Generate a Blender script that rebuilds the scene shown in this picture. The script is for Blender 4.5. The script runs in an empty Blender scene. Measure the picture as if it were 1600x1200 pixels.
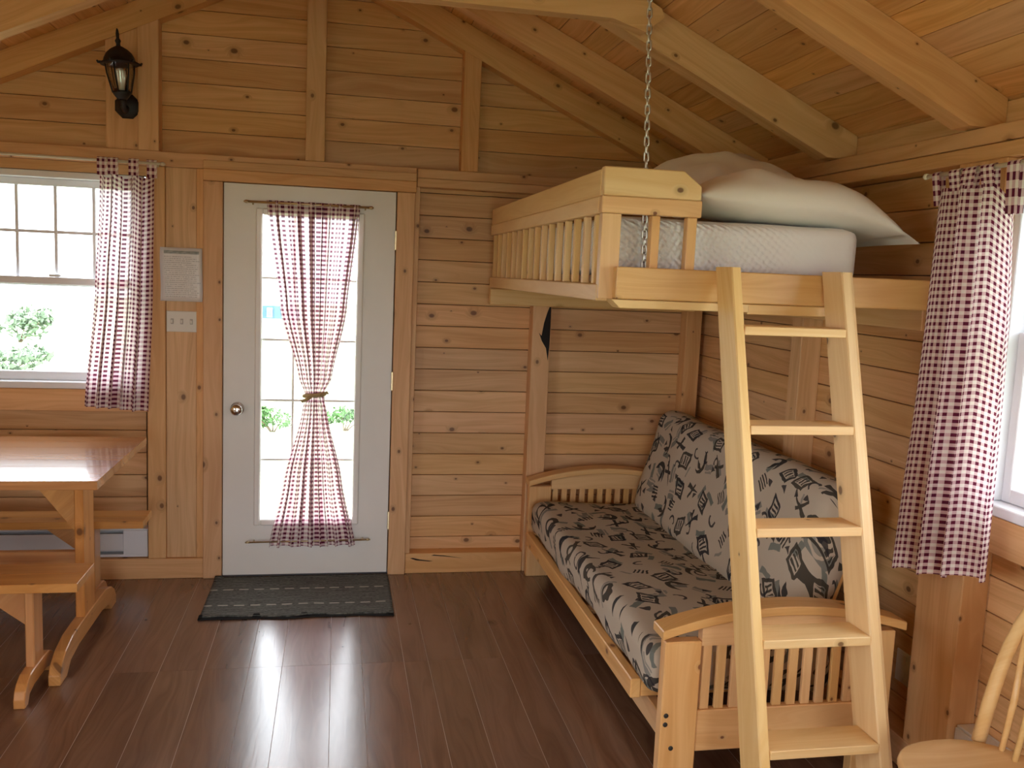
import bpy, bmesh, math, random
from mathutils import Vector, Matrix
random.seed(7)
SC = bpy.context.scene
COL = SC.collection
PI = math.pi

# ------------------------------------------------------------------ camera, sky, exposure
F_PX = 1410.0
YAW, PITCH, ROLL = math.radians(11.112), math.radians(6.914), math.radians(-2.451)
def _cam():
    sy, cy = math.sin(YAW), math.cos(YAW); sp, cp = math.sin(PITCH), math.cos(PITCH)
    fwd = Vector((sy*cp, cy*cp, -sp)); right = Vector((cy, -sy, 0)); down = fwd.cross(right)
    cr, sr = math.cos(ROLL), math.sin(ROLL)
    r2 = cr*right + sr*down; d2 = -sr*right + cr*down
    cd = bpy.data.cameras.new('camera'); co = bpy.data.objects.new('camera', cd); COL.objects.link(co)
    m = Matrix((r2, -d2, -fwd)).transposed().to_4x4(); m.translation = (0, 0, 1.65)
    co.matrix_world = m
    cd.sensor_width = 36.0; cd.sensor_fit = 'HORIZONTAL'; cd.lens = 36.0*F_PX/1600.0
    cd.clip_start = 0.05; cd.clip_end = 600
    SC.camera = co
_cam()
world = bpy.data.worlds.new('overcast_sky'); SC.world = world; world.use_nodes = True
_bg = world.node_tree.nodes['Background']
_bg.inputs['Color'].default_value = (0.90, 0.95, 1.0, 1); _bg.inputs['Strength'].default_value = 3.6
SC.view_settings.view_transform = 'Standard'; SC.view_settings.look = 'None'
SC.view_settings.gamma = 1.0; SC.view_settings.use_curve_mapping = False
SC.view_settings.exposure = 1.62
SC.cycles.use_denoising = True
SC.cycles.max_bounces = 9; SC.cycles.diffuse_bounces = 5; SC.cycles.glossy_bounces = 4
SC.cycles.transparent_max_bounces = 14; SC.cycles.sample_clamp_indirect = 6.0
SC.cycles.caustics_reflective = False; SC.cycles.caustics_refractive = False

def portal(name, loc, direction, sx, sy):
    """guides the sky light through a window opening; gives off no light of its own"""
    l = bpy.data.lights.new(name, 'AREA'); l.shape = 'RECTANGLE'; l.size = sx; l.size_y = sy
    l.cycles.is_portal = True
    o = bpy.data.objects.new(name, l); COL.objects.link(o); o.location = loc
    o.rotation_euler = Vector(direction).to_track_quat('-Z', 'Z').to_euler()
portal('sky_portal_back_window', (-1.40, 4.96, 1.54), (0, -1, 0), 0.86, 1.04)
portal('sky_portal_door', (-0.14, 4.96, 1.10), (0, -1, 0), 0.54, 1.66)
portal('sky_portal_right_window', (2.14, 1.865, 1.48), (-1, 0, 0), 1.10, 1.04)
portal('sky_portal_right_rear_window', (2.14, -0.60, 1.48), (-1, 0, 0), 1.60, 1.04)
portal('sky_portal_left_window', (-2.42, 0.6, 1.45), (1, 0, 0), 1.8, 1.2)
portal('sky_portal_front', (0, -2.32, 1.10), (0, 1, 0), 1.7, 2.1)

# ------------------------------------------------------------------ node helpers
class X:
    """a socket (or number) that builds Math nodes when combined"""
    def __init__(s, nt, v): s.nt, s.v = nt, v
    def _op(s, op, *others, clamp=False):
        n = s.nt.nodes.new('ShaderNodeMath'); n.operation = op; n.use_clamp = clamp
        for i, a in enumerate((s,)+others):
            a = a.v if isinstance(a, X) else a
            if isinstance(a, (int, float)): n.inputs[i].default_value = a
            else: s.nt.links.new(a, n.inputs[i])
        return X(s.nt, n.outputs[0])
    def __add__(s, o): return s._op('ADD', o)
    __radd__ = __add__
    def __sub__(s, o): return s._op('SUBTRACT', o)
    def __rsub__(s, o): return X(s.nt, 0.0)._op('ADD', o)._op('SUBTRACT', s)
    def __mul__(s, o): return s._op('MULTIPLY', o)
    __rmul__ = __mul__
    def __truediv__(s, o): return s._op('DIVIDE', o)
    def abs(s): return s._op('ABSOLUTE')
    def frac(s): return s._op('FRACT')
    def floor(s): return s._op('FLOOR')
    def sin(s): return s._op('SINE')
    def cos(s): return s._op('COSINE')
    def sqrt(s): return s._op('SQRT')
    def lt(s, o): return s._op('LESS_THAN', o)
    def gt(s, o): return s._op('GREATER_THAN', o)
    def max(s, o): return s._op('MAXIMUM', o)
    def min(s, o): return s._op('MINIMUM', o)
    def clamp(s): return s._op('ADD', 0.0, clamp=True)
    def smooth(s, a, b):
        n = s.nt.nodes.new('ShaderNodeMapRange'); n.interpolation_type = 'SMOOTHSTEP'
        s.nt.links.new(s.v, n.inputs[0]); n.inputs[1].default_value = a; n.inputs[2].default_value = b
        return X(s.nt, n.outputs[0])

class MatB:
    def __init__(s, name):
        s.m = bpy.data.materials.new(name); s.m.use_nodes = True
        s.nt = s.m.node_tree; s.p = s.nt.nodes['Principled BSDF']; s.out = s.nt.nodes['Material Output']
    def node(s, t, **kw):
        n = s.nt.nodes.new(t)
        for k, v in kw.items(): setattr(n, k, v)
        return n
    def link(s, a, b):
        s.nt.links.new(a.v if isinstance(a, X) else a, b)
    def x(s, sock): return X(s.nt, sock)
    def sep(s, sock):
        n = s.node('ShaderNodeSeparateXYZ'); s.link(sock, n.inputs[0]); return [X(s.nt, o) for o in n.outputs]
    def comb(s, a, b, c=0.0):
        n = s.node('ShaderNodeCombineXYZ')
        for i, q in enumerate((a, b, c)):
            if isinstance(q, X) and not isinstance(q.v, (int, float)): s.link(q, n.inputs[i])
            else: n.inputs[i].default_value = q.v if isinstance(q, X) else q
        return n.outputs[0]
    def noise(s, vec, scale=1.0, detail=2.0, rough=0.5, dist=0.0):
        n = s.node('ShaderNodeTexNoise'); s.link(vec, n.inputs['Vector'])
        n.inputs['Scale'].default_value = scale; n.inputs['Detail'].default_value = detail
        n.inputs['Roughness'].default_value = rough; n.inputs['Distortion'].default_value = dist
        return X(s.nt, n.outputs['Fac'])
    def mix(s, fac, a, b, blend='MIX'):
        n = s.node('ShaderNodeMix', data_type='RGBA', blend_type=blend)
        for sock, q in ((n.inputs[0], fac), (n.inputs[6], a), (n.inputs[7], b)):
            if isinstance(q, X): q = q.v
            if isinstance(q, (int, float)): sock.default_value = q
            elif isinstance(q, tuple): sock.default_value = (*q, 1) if len(q) == 3 else q
            else: s.nt.links.new(q, sock)
        return n.outputs[2]
    def base(s, c):
        if isinstance(c, tuple): s.p.inputs['Base Color'].default_value = (*c, 1)
        else: s.link(c, s.p.inputs['Base Color'])
    def bump(s, h, strength=0.2, dist=0.01):
        n = s.node('ShaderNodeBump'); s.link(h, n.inputs['Height'])
        n.inputs['Strength'].default_value = strength; n.inputs['Distance'].default_value = dist
        s.link(n.outputs[0], s.p.inputs['Normal'])
    def set(s, **kw):
        for k, v in kw.items(): s.p.inputs[k.replace('_', ' ')].default_value = v

def plain(name, col, rough=0.5, metal=0.0, spec=0.5, grain=0.0):
    b = MatB(name)
    if grain:
        tc = b.node('ShaderNodeTexCoord')
        n = b.noise(tc.outputs['Object'], 14.0, 3.0)
        b.base(b.mix(n, tuple(c*(1-grain) for c in col), tuple(min(1, c*(1+grain)) for c in col)))
    else: b.base(col)
    b.set(Roughness=rough, Metallic=metal); b.p.inputs['Specular IOR Level'].default_value = spec
    return b.m

def wood(name, light, dark, knotc=(0.15, 0.06, 0.022), rough=0.5, vary=0.22, kscale=5.5, kmin=0.35, grain=34.0, coat=0.0, ksize=0.07, spec=0.35, crough=0.25):
    b = MatB(name)
    tc = b.node('ShaderNodeTexCoord'); oi = b.node('ShaderNodeObjectInfo')
    r = b.x(oi.outputs['Random'])
    x, y, z = b.sep(tc.outputs['Object'])
    w = y + z
    xx = x + r*37.0; ww = w + r*19.0
    v = b.node('ShaderNodeTexVoronoi', voronoi_dimensions='2D', feature='F1')
    b.link(b.comb(xx*0.75, ww), v.inputs['Vector']); v.inputs['Scale'].default_value = kscale
    d = b.x(v.outputs['Distance']); cr, cg, cb = b.sep(v.outputs['Color'])
    on = cr.gt(kmin)
    size = cg*cg*ksize + ksize*0.28
    knot = (1.0 - (d/size).smooth(0.55, 1.0))*on
    halo = (1.0 - (d/size).smooth(0.6, 2.6))*on
    low = b.noise(b.comb(xx*1.1, ww*7.0, r*9.0), 1.0, 2.0)
    gcoord = ww*grain + low*5.0 + halo*1.6
    fine = b.noise(b.comb(xx*1.3, gcoord, r*5.0), 1.0, 3.0, 0.6)
    stripe = b.noise(b.comb(xx*2.2, gcoord*3.4, 0.0), 1.0, 2.0, 0.6)
    fac = (fine*0.75 + stripe*0.35 + low*0.25 - 0.20).smooth(0.28, 0.72)
    c = b.mix(fac, light, dark)
    c = b.mix(halo*0.45, c, tuple(a*0.62 for a in dark))
    c = b.mix(knot*0.85, c, knotc)
    wn = b.node('ShaderNodeTexWhiteNoise', noise_dimensions='1D'); b.link(r*913.0, wn.inputs['W'])
    t = b.x(wn.outputs['Value'])
    hsv = b.node('ShaderNodeHueSaturation'); b.link(c, hsv.inputs['Color'])
    b.link(t*vary*1.6 + (1.0-vary*0.8), hsv.inputs['Value'])
    wn2 = b.x(wn.outputs['Color']); _, g2, b2 = b.sep(wn.outputs['Color'])
    b.link(g2*0.008 + 0.496, hsv.inputs['Hue']); b.link(b2*0.14 + 0.93, hsv.inputs['Saturation'])
    b.base(hsv.outputs[0])
    b.set(Roughness=rough, Coat_Weight=coat, Coat_Roughness=crough); b.p.inputs['Specular IOR Level'].default_value = spec
    b.bump(fine*0.6 + stripe*0.4, 0.12, 0.004)
    return b.m

# ------------------------------------------------------------------ materials
M = {}
M['wall'] = wood('knotty_spruce_wall', (0.79, 0.49, 0.24), (0.61, 0.33, 0.135), rough=0.42, vary=0.12)
M['ceil'] = wood('knotty_spruce_ceiling', (0.79, 0.455, 0.195), (0.60, 0.295, 0.10), rough=0.42, kmin=0.5, vary=0.13)
M['stud'] = wood('spruce_framing', (0.80, 0.49, 0.24), (0.65, 0.35, 0.145), rough=0.5, vary=0.08, grain=26)
M['pine'] = wood('pale_pine_lumber', (0.87, 0.61, 0.30), (0.77, 0.48, 0.20), rough=0.42, vary=0.07, kmin=0.62, grain=24, coat=0.1)
M['futon'] = wood('varnished_pine', (0.85, 0.53, 0.23), (0.73, 0.40, 0.15), rough=0.36, vary=0.08, kmin=0.45, grain=22, coat=0.2, knotc=(0.16, 0.045, 0.02))
M['table'] = wood('varnished_orange_pine', (0.72, 0.36, 0.125), (0.55, 0.24, 0.07), rough=0.28, vary=0.10, kmin=0.6, grain=22, coat=0.5)
M['tabletop'] = wood('varnished_table_boards', (0.62, 0.32, 0.14), (0.44, 0.20, 0.085), rough=0.22, vary=0.15, kmin=0.7, grain=18, coat=1.0, crough=0.10)
M['chair'] = wood('chair_beech', (0.86, 0.60, 0.29), (0.76, 0.47, 0.20), rough=0.32, vary=0.06, kmin=0.99, grain=16, coat=0.4)
M['floor'] = wood('dark_stained_floor', (0.235, 0.128, 0.080), (0.135, 0.068, 0.040), rough=0.24, vary=0.12, kmin=0.93, grain=20, coat=0.5, crough=0.22, spec=0.55, knotc=(0.05, 0.022, 0.012))
M['gap'] = plain('pale_floor_gap', (0.42, 0.33, 0.27), 0.7)
M['backing'] = plain('dark_wall_backing', (0.05, 0.025, 0.012), 0.9)
M['white'] = plain('white_painted_door', (0.86, 0.855, 0.82), 0.42, grain=0.02)
M['vinyl'] = plain('white_vinyl', (0.82, 0.84, 0.88), 0.35)
M['heater'] = plain('white_enamel', (0.74, 0.76, 0.80), 0.4)
M['slot'] = plain('grey_slot', (0.12, 0.13, 0.15), 0.7)
M['dim'] = plain('grey_plastic', (0.42, 0.40, 0.36), 0.5)
M['steel'] = plain('galvanised_chain', (0.62, 0.60, 0.56), 0.35, 1.0)
M['chrome'] = plain('satin_nickel', (0.75, 0.72, 0.68), 0.18, 1.0)
M['brass'] = plain('brushed_brass', (0.62, 0.50, 0.30), 0.35, 1.0)
M['rod'] = plain('cream_rod', (0.72, 0.66, 0.52), 0.4)
M['black'] = plain('black_cast_metal', (0.010, 0.010, 0.012), 0.55)
M['rubber'] = plain('black_rubber', (0.012, 0.012, 0.013), 0.8)
M['plate'] = plain('ivory_plastic', (0.76, 0.74, 0.68), 0.4)
M['darkdot'] = plain('dark_plug', (0.03, 0.025, 0.02), 0.5)
M['bark'] = plain('dark_bark', (0.014, 0.010, 0.010), 0.9, grain=0.5)
M['crack'] = plain('dark_wood_crack', (0.035, 0.015, 0.008), 0.9)
M['tie'] = plain('tan_ribbon', (0.48, 0.36, 0.18), 0.8)
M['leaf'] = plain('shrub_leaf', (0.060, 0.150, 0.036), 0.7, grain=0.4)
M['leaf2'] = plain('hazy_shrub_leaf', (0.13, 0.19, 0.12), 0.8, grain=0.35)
M['stem'] = plain('shrub_stem', (0.16, 0.11, 0.07), 0.9)
M['grass'] = plain('pale_dry_grass', (0.36, 0.42, 0.25), 0.95, grain=0.15)
M['hwall'] = plain('pale_house_siding', (0.75, 0.76, 0.76), 0.8)
M['hroof'] = plain('blue_house_roof', (0.030, 0.085, 0.17), 0.7)
M['bulb'] = plain('frosted_bulb', (0.85, 0.83, 0.76), 0.35)
M['deck'] = plain('plywood_deck', (0.50, 0.33, 0.17), 0.7, grain=0.15)

def glassmat(name, refl=0.08, tint=(1, 1, 1)):
    b = MatB(name); nt = b.nt; nt.nodes.remove(b.p)
    tr = b.node('ShaderNodeBsdfTransparent'); tr.inputs[0].default_value = (*tint, 1)
    gl = b.node('ShaderNodeBsdfGlossy'); gl.inputs['Roughness'].default_value = 0.02
    fr = b.node('ShaderNodeLayerWeight'); fr.inputs[0].default_value = 0.25
    ms = b.node('ShaderNodeMixShader')
    b.link(b.x(fr.outputs['Fresnel'])*0.5 + refl*0.2, ms.inputs[0]); b.link(tr.outputs[0], ms.inputs[1]); b.link(gl.outputs[0], ms.inputs[2])
    b.link(ms.outputs[0], b.out.inputs[0]); return b.m
M['glass'] = glassmat('window_glass')
M['lampglass'] = glassmat('lantern_glass', 0.3, (0.98, 0.98, 0.97))

def gingham(name, trans=0.5, holes=0.1, period=0.0235, mid=(0.72, 0.52, 0.55)):
    b = MatB(name); nt = b.nt; nt.nodes.remove(b.p)
    uv = b.node('ShaderNodeUVMap'); u, v, _ = b.sep(uv.outputs[0])
    su = (u/period).frac().lt(0.5); sv = (v/period).frac().lt(0.5)
    both = su*sv; one = (su + sv).clamp()
    c = b.mix(one, (0.92, 0.88, 0.83), mid); c = b.mix(both, c, (0.135, 0.022, 0.05))
    df = b.node('ShaderNodeBsdfDiffuse'); b.link(c, df.inputs[0])
    tl = b.node('ShaderNodeBsdfTranslucent'); b.link(c, tl.inputs[0])
    tp = b.node('ShaderNodeBsdfTransparent')
    m1 = b.node('ShaderNodeMixShader'); m1.inputs[0].default_value = trans
    b.link(df.outputs[0], m1.inputs[1]); b.link(tl.outputs[0], m1.inputs[2])
    m2 = b.node('ShaderNodeMixShader'); b.link((1.0 - both*0.75)*holes, m2.inputs[0])
    b.link(m1.outputs[0], m2.inputs[1]); b.link(tp.outputs[0], m2.inputs[2])
    b.link(m2.outputs[0], b.out.inputs[0]); return b.m
M['ging'] = gingham('burgundy_gingham', 0.42, 0.05)
M['sheer'] = gingham('sheer_burgundy_gingham', 0.42, 0.08, mid=(0.60, 0.36, 0.41))
M['hem'] = gingham('burgundy_gingham_hem', 0.2, 0.01)

def futon_print():
    b = MatB('printed_futon_cover')
    uvn = b.node('ShaderNodeUVMap'); u0, v0, _ = b.sep(uvn.outputs[0]); u0, v0 = u0/1.22, v0/1.22
    nz1 = b.noise(uvn.outputs[0], 16.0, 2.0); nz2 = b.noise(b.comb(u0 + 7.3, v0 - 3.1), 16.0, 2.0)
    u = u0 + (nz1 - 0.5)*0.026; v = v0 + (nz2 - 0.5)*0.026
    def cell(scale, off, rnd=0.75):
        vo = b.node('ShaderNodeTexVoronoi', voronoi_dimensions='2D', feature='F1')
        b.link(b.comb(u + off, v + off*1.7), vo.inputs['Vector'])
        vo.inputs['Scale'].default_value = scale; vo.inputs['Randomness'].default_value = rnd
        px, py, _ = b.sep(vo.outputs['Position']); r, g, bl = b.sep(vo.outputs['Color'])
        lx = u + off - px; ly = v + off*1.7 - py
        return lx, ly, r, g, bl
    def rot(lx, ly, a):
        c, s = a.cos(), a.sin(); return lx*c + ly*s, ly*c - lx*s
    # soft grey-green brush strokes
    lx, ly, r, g, bl = cell(9.6, 3.7, 0.9)
    a, q = rot(lx, ly, r*6.3)
    stroke = (q.abs()).lt(0.011 + 0.0)*(a.abs()).lt(0.034)*g.gt(0.25)
    stroke2 = ((q - 0.022).abs()).lt(0.005)*(a.abs()).lt(0.026)*bl.gt(0.4)
    col = b.mix((stroke + stroke2*0.8).clamp()*0.8, (0.55, 0.475, 0.375), b.mix(bl, (0.10, 0.145, 0.135), (0.20, 0.20, 0.19)))
    # bold motifs
    lx, ly, r, g, bl = cell(8.2, 0.0, 0.6)
    a, q = rot(lx, ly, r*6.3)
    man = a.abs()*1.15 + q.abs()*0.8
    ring = man.lt(0.046)*man.gt(0.030); core = man.lt(0.026)*((a + q)/0.022).frac().lt(0.5)
    diamond = (ring + core).clamp()*g.lt(0.34)
    rr = (a*a + q*q).sqrt(); r2 = ((a - 0.020)*(a - 0.020) + q*q).sqrt()
    crescent = rr.lt(0.046)*r2.gt(0.044)
    blade = (q - 0.018).abs().lt((0.036 - a.abs())*0.32)*a.abs().lt(0.036)
    moon = (crescent + blade).clamp()*g.gt(0.34)*g.lt(0.62)
    bar1 = q.abs().lt(0.0065 + a*0.09)*a.abs().lt(0.050)
    a2, q2 = rot(lx, ly, r*6.3 + 1.15)
    bar2 = q2.abs().lt(0.006)*(a2 - 0.012).abs().lt(0.036)
    cross = (bar1 + bar2).clamp()*g.gt(0.62)*g.lt(0.84)
    comb = (a/0.014).frac().lt(0.5)*a.abs().lt(0.028)*q.abs().lt(0.022)
    comb = comb*g.gt(0.84)
    dark = (diamond + moon + cross + comb).clamp()
    col = b.mix(dark*0.94, col, b.mix(bl, (0.018, 0.018, 0.026), (0.060, 0.052, 0.040)))
    # small marks between
    lx, ly, r, g, bl = cell(10.5, 8.1, 0.9)
    a, q = rot(lx, ly, r*6.3)
    tri = q.abs().lt((a + 0.016)*0.42)*a.lt(0.014)*g.gt(0.5)
    hook = ((a*a + q*q).sqrt() - 0.02).abs().lt(0.0042)*a.gt(-0.006)*g.lt(0.3)
    col = b.mix((tri + hook).clamp()*0.9, col, (0.03, 0.028, 0.034))
    b.base(col); b.set(Roughness=0.9); b.p.inputs['Specular IOR Level'].default_value = 0.15
    wv = b.noise(uvn.outputs[0], 420.0, 1.0); b.bump(wv, 0.15, 0.002)
    return b.m
M['print'] = futon_print()

def white_cloth(name, col, quilt=False):
    b = MatB(name); b.base(col); b.set(Roughness=0.85); b.p.inputs['Specular IOR Level'].default_value = 0.2
    b.p.inputs['Sheen Weight'].default_value = 0.2
    tc = b.node('ShaderNodeTexCoord')
    if quilt:
        x, y, z = b.sep(tc.outputs['Object'])
        w = x + y
        n = b.noise(tc.outputs['Object'], 40.0, 2.0)
        p = (w*2*PI/0.026 + z*60 + n*3).sin()*(z*2*PI/0.030 - w*40 + n*3).sin()
        fade = (x).smooth(0.30, -0.15)
        b.bump(p*fade + n*0.3, 0.75, 0.006)
    else:
        n = b.noise(tc.outputs['Object'], 7.0, 3.0); b.bump(n, 0.25, 0.02)
    return b.m
M['mattress'] = white_cloth('quilted_white_cover', (0.90, 0.87, 0.86), True)
M['pillow'] = white_cloth('white_pillowcase', (0.93, 0.88, 0.81))
M['pillow2'] = white_cloth('shaded_pillowcase', (0.88, 0.79, 0.68))  # warm brown shade put into the pillowcase colour

def rug_mat():
    b = MatB('woven_rug'); tc = b.node('ShaderNodeTexCoord'); x, y, z = b.sep(tc.outputs['Object'])
    n = b.noise(b.comb(x*60, y*260), 1.0, 2.0); n2 = b.noise(b.comb(x*8, y*170), 1.0, 1.0)
    c = b.mix((n*0.6 + n2*0.5).smooth(0.35, 0.75), (0.030, 0.034, 0.030), (0.19, 0.20, 0.18))
    for yy in (-0.13, 0.09):
        line = (y - yy).abs().lt(0.007)*((x/0.075 + n*0.3).frac().lt(0.62))
        c = b.mix(line*0.75, c, (0.55, 0.54, 0.46))
    b.base(c); b.set(Roughness=0.95); b.bump(n + n2, 0.6, 0.006); return b.m
M['rug'] = rug_mat()

def paper_mat():
    b = MatB('printed_notice'); uvn = b.node('ShaderNodeUVMap'); u, v, _ = b.sep(uvn.outputs[0])
    line = ((1.0 - v)*27.0); fr = line.frac(); idx = line.floor()
    n = b.noise(b.comb(u*60, idx*3.7), 1.0, 1.0); wid = b.noise(b.comb(idx*1.37, 3.0), 1.0, 0.0)
    ink = fr.gt(0.35)*fr.lt(0.75)*n.gt(0.44)*u.gt(0.10)*u.lt(wid*0.5 + 0.62)*v.lt(0.86)*v.gt(0.06)
    head = v.gt(0.885)*v.lt(0.945)*u.gt(0.09)*u.lt(0.93)*(b.noise(b.comb(u*9, v*30), 1.0, 2.0) + 0.25).clamp()
    c = b.mix(ink*0.55, (0.80, 0.79, 0.80), (0.20, 0.20, 0.24)); c = b.mix(head, c, (0.22, 0.27, 0.27))
    b.base(c); b.set(Roughness=0.3); return b.m
M['paper'] = paper_mat()

# ------------------------------------------------------------------ geometry helpers (all in world coordinates)
WM = {}
I4 = Matrix.Identity(4)
def _place(o, parent, mw):
    WM[o.name] = mw.copy()
    if parent is None: o.matrix_basis = mw
    else:
        o.parent = parent; o.matrix_basis = WM[parent.name].inverted() @ mw
def T(x, y, z): return Matrix.Translation((x, y, z))
def link_mesh(name, me, mat, parent=None, mw=I4):
    if mat is not None:
        me.materials.clear(); me.materials.append(mat)
    o = bpy.data.objects.new(name, me); COL.objects.link(o); _place(o, parent, mw); return o
def tag(o, label=None, cat=None, group=None, kind=None):
    if label: o['label'] = label
    if cat: o['category'] = cat
    if group: o['group'] = group
    if kind: o['kind'] = kind
    return o
def thing(name, label, cat, loc=(0, 0, 0), group=None, rotz=0.0):
    o = bpy.data.objects.new(name, None); COL.objects.link(o); o.empty_display_size = 0.1
    _place(o, None, T(*loc) @ Matrix.Rotation(rotz, 4, 'Z')); return tag(o, label, cat, group)
def struct(name, parts=None, mat=None, label=None):
    """a piece of the setting: boxes joined into one mesh, or an Empty"""
    if parts:
        bm = bmesh.new()
        for p in parts: add_box(bm, *p)
        me = bpy.data.meshes.new(name); bm.to_mesh(me); bm.free()
        o = link_mesh(name, me, mat)
    else:
        o = bpy.data.objects.new(name, None); COL.objects.link(o); _place(o, None, I4)
    o['kind'] = 'structure'
    if label: o['label'] = label
    return o
def add_box(bm, x0, x1, y0, y1, z0, z1):
    r = bmesh.ops.create_cube(bm, size=1.0)
    for v in r['verts']:
        v.co = Vector(((x0+x1)/2 + v.co.x*(x1-x0), (y0+y1)/2 + v.co.y*(y1-y0), (z0+z1)/2 + v.co.z*(z1-z0)))
    return r['verts']
AX = {'x': Matrix.Identity(3), 'y': Matrix(((0, -1, 0), (1, 0, 0), (0, 0, 1))), 'z': Matrix(((0, 0, -1), (0, 1, 0), (1, 0, 0)))}
def box(name, x0, x1, y0, y1, z0, z1, mat, parent=None, axis='x', bev=0.002):
    """a board: local x runs along its grain"""
    R = AX[axis]; c = Vector(((x0+x1)/2, (y0+y1)/2, (z0+z1)/2)); Ri = R.transposed()
    d = Ri @ Vector((x1-x0, y1-y0, z1-z0)); d = Vector((abs(d.x), abs(d.y), abs(d.z)))
    bm = bmesh.new(); bmesh.ops.create_cube(bm, size=1.0)
    for v in bm.verts: v.co = Vector((v.co.x*d.x, v.co.y*d.y, v.co.z*d.z))
    if bev: bmesh.ops.bevel(bm, geom=list(bm.edges), offset=min(bev, min(d)*0.3), segments=1, profile=0.5, affect='EDGES')
    me = bpy.data.meshes.new(name); bm.to_mesh(me); bm.free()
    return link_mesh(name, me, mat, parent, T(*c) @ R.to_4x4())
def frame_from(xdir, zdir):
    X_ = Vector(xdir).normalized(); Z_ = Vector(zdir); Z_ = (Z_ - X_*Z_.dot(X_)).normalized(); Y_ = Z_.cross(X_)
    return Matrix((X_, Y_, Z_)).transposed()
def prism(name, pts, ext, mat, parent=None, grain=None, bev=0.0, smooth=False):
    """polygon pts (world) pulled along ext"""
    pts = [Vector(p) for p in pts]; ext = Vector(ext); n = len(pts)
    c = sum(pts, Vector())/n + ext/2
    R = frame_from(grain if grain else (pts[1]-pts[0]), ext); Ri = R.transposed()
    vs = [Ri @ (p - c) for p in pts] + [Ri @ (p + ext - c) for p in pts]
    fs = [list(range(n))[::-1], list(range(n, 2*n))] + [[i, (i+1) % n, n+(i+1) % n, n+i] for i in range(n)]
    me = bpy.data.meshes.new(name); me.from_pydata([tuple(v) for v in vs], [], fs)
    bm = bmesh.new(); bm.from_mesh(me); bmesh.ops.recalc_face_normals(bm, faces=bm.faces)
    if bev: bmesh.ops.bevel(bm, geom=list(bm.edges), offset=bev, segments=1, profile=0.5, affect='EDGES')
    bm.to_mesh(me); bm.free()
    return link_mesh(name, me, mat, parent, T(*c) @ R.to_4x4())
def beam(name, p0, p1, w, t, up, mat, parent=None, bev=0.003):
    """square timber from p0 to p1; w across, t along up"""
    p0, p1 = Vector(p0), Vector(p1); d = p1 - p0; L = d.length
    R = frame_from(d, up); bm = bmesh.new(); bmesh.ops.create_cube(bm, size=1.0)
    for v in bm.verts: v.co = Vector((v.co.x*L, v.co.y*w, v.co.z*t))
    if bev: bmesh.ops.bevel(bm, geom=list(bm.edges), offset=bev, segments=1, profile=0.5, affect='EDGES')
    me = bpy.data.meshes.new(name); bm.to_mesh(me); bm.free()
    return link_mesh(name, me, mat, parent, T(*((p0+p1)/2)) @ R.to_4x4())
def ring_mesh(name, rings, closed_u=True, cap=True, smooth=True):
    vs = []; fs = []; n = len(rings[0])
    for r in rings: vs += [tuple(p) for p in r]
    for i in range(len(rings)-1):
        for j in range(n if closed_u else n-1):
            a, b_ = i*n+j, i*n+(j+1) % n
            fs.append((a, b_, b_+n, a+n))
    if cap and closed_u:
        fs.append(tuple(range(n))[::-1]); fs.append(tuple((len(rings)-1)*n + j for j in range(n)))
    me = bpy.data.meshes.new(name); me.from_pydata(vs, [], fs)
    if smooth: me.polygons.foreach_set('use_smooth', [len(p.vertices) == 4 for p in me.polygons])
    return me
def lathe(name, prof, mat, parent=None, mw=I4, segs=20):
    """prof: list of (radius, z) in local z"""
    rings = [[(max(r, 1e-4)*math.cos(2*PI*k/segs), max(r, 1e-4)*math.sin(2*PI*k/segs), z) for k in range(segs)] for r, z in prof]
    return link_mesh(name, ring_mesh(name, rings), mat, parent, mw)
def tube(name, path, rad, mat, parent=None, segs=10, flat=None):
    """round bar along a path of world points; rad number or list; flat=(axis vector, factor) squashes it"""
    P = [Vector(p) for p in path]; n = len(P); rads = rad if isinstance(rad, (list, tuple)) else [rad]*n
    rings = []; prev = None; c = P[0].copy()
    for i in range(n):
        t = (P[min(i+1, n-1)] - P[max(i-1, 0)]).normalized()
        ref = prev if prev is not None else (Vector((0, 0, 1)) if abs(t.z) < 0.9 else Vector((0, 1, 0)))
        a = (ref - t*ref.dot(t)).normalized(); b_ = t.cross(a); prev = a
        ring = []
        for k in range(segs):
            o = a*math.cos(2*PI*k/segs)*rads[i] + b_*math.sin(2*PI*k/segs)*rads[i]
            if flat: ax = Vector(flat[0]).normalized(); o = o - ax*o.dot(ax)*(1-flat[1])
            ring.append(P[i] + o - c)
        rings.append(ring)
    return link_mesh(name, ring_mesh(name, rings), mat, parent, T(*c))
def grid(name, nu, nv, fn, mat, parent=None, uvfn=None, origin=(0, 0, 0)):
    vs = []; uvs = []; O = Vector(origin)
    for j in range(nv+1):
        for i in range(nu+1):
            u, v = i/nu, j/nv; vs.append(tuple(Vector(fn(u, v)) - O)); uvs.append(uvfn(u, v) if uvfn else (u, v))
    fs = [(j*(nu+1)+i, j*(nu+1)+i+1, (j+1)*(nu+1)+i+1, (j+1)*(nu+1)+i) for j in range(nv) for i in range(nu)]
    me = bpy.data.meshes.new(name); me.from_pydata(vs, [], fs)
    ul = me.uv_layers.new(name='UVMap')
    for lp in me.loops: ul.data[lp.index].uv = uvs[lp.vertex_index]
    me.polygons.foreach_set('use_smooth', [True]*len(me.polygons))
    return link_mesh(name, me, mat, parent, T(*O))
def thicken(o, t):
    m = o.modifiers.new('thickness', 'SOLIDIFY'); m.thickness = t; m.offset = 0; return o
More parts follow.
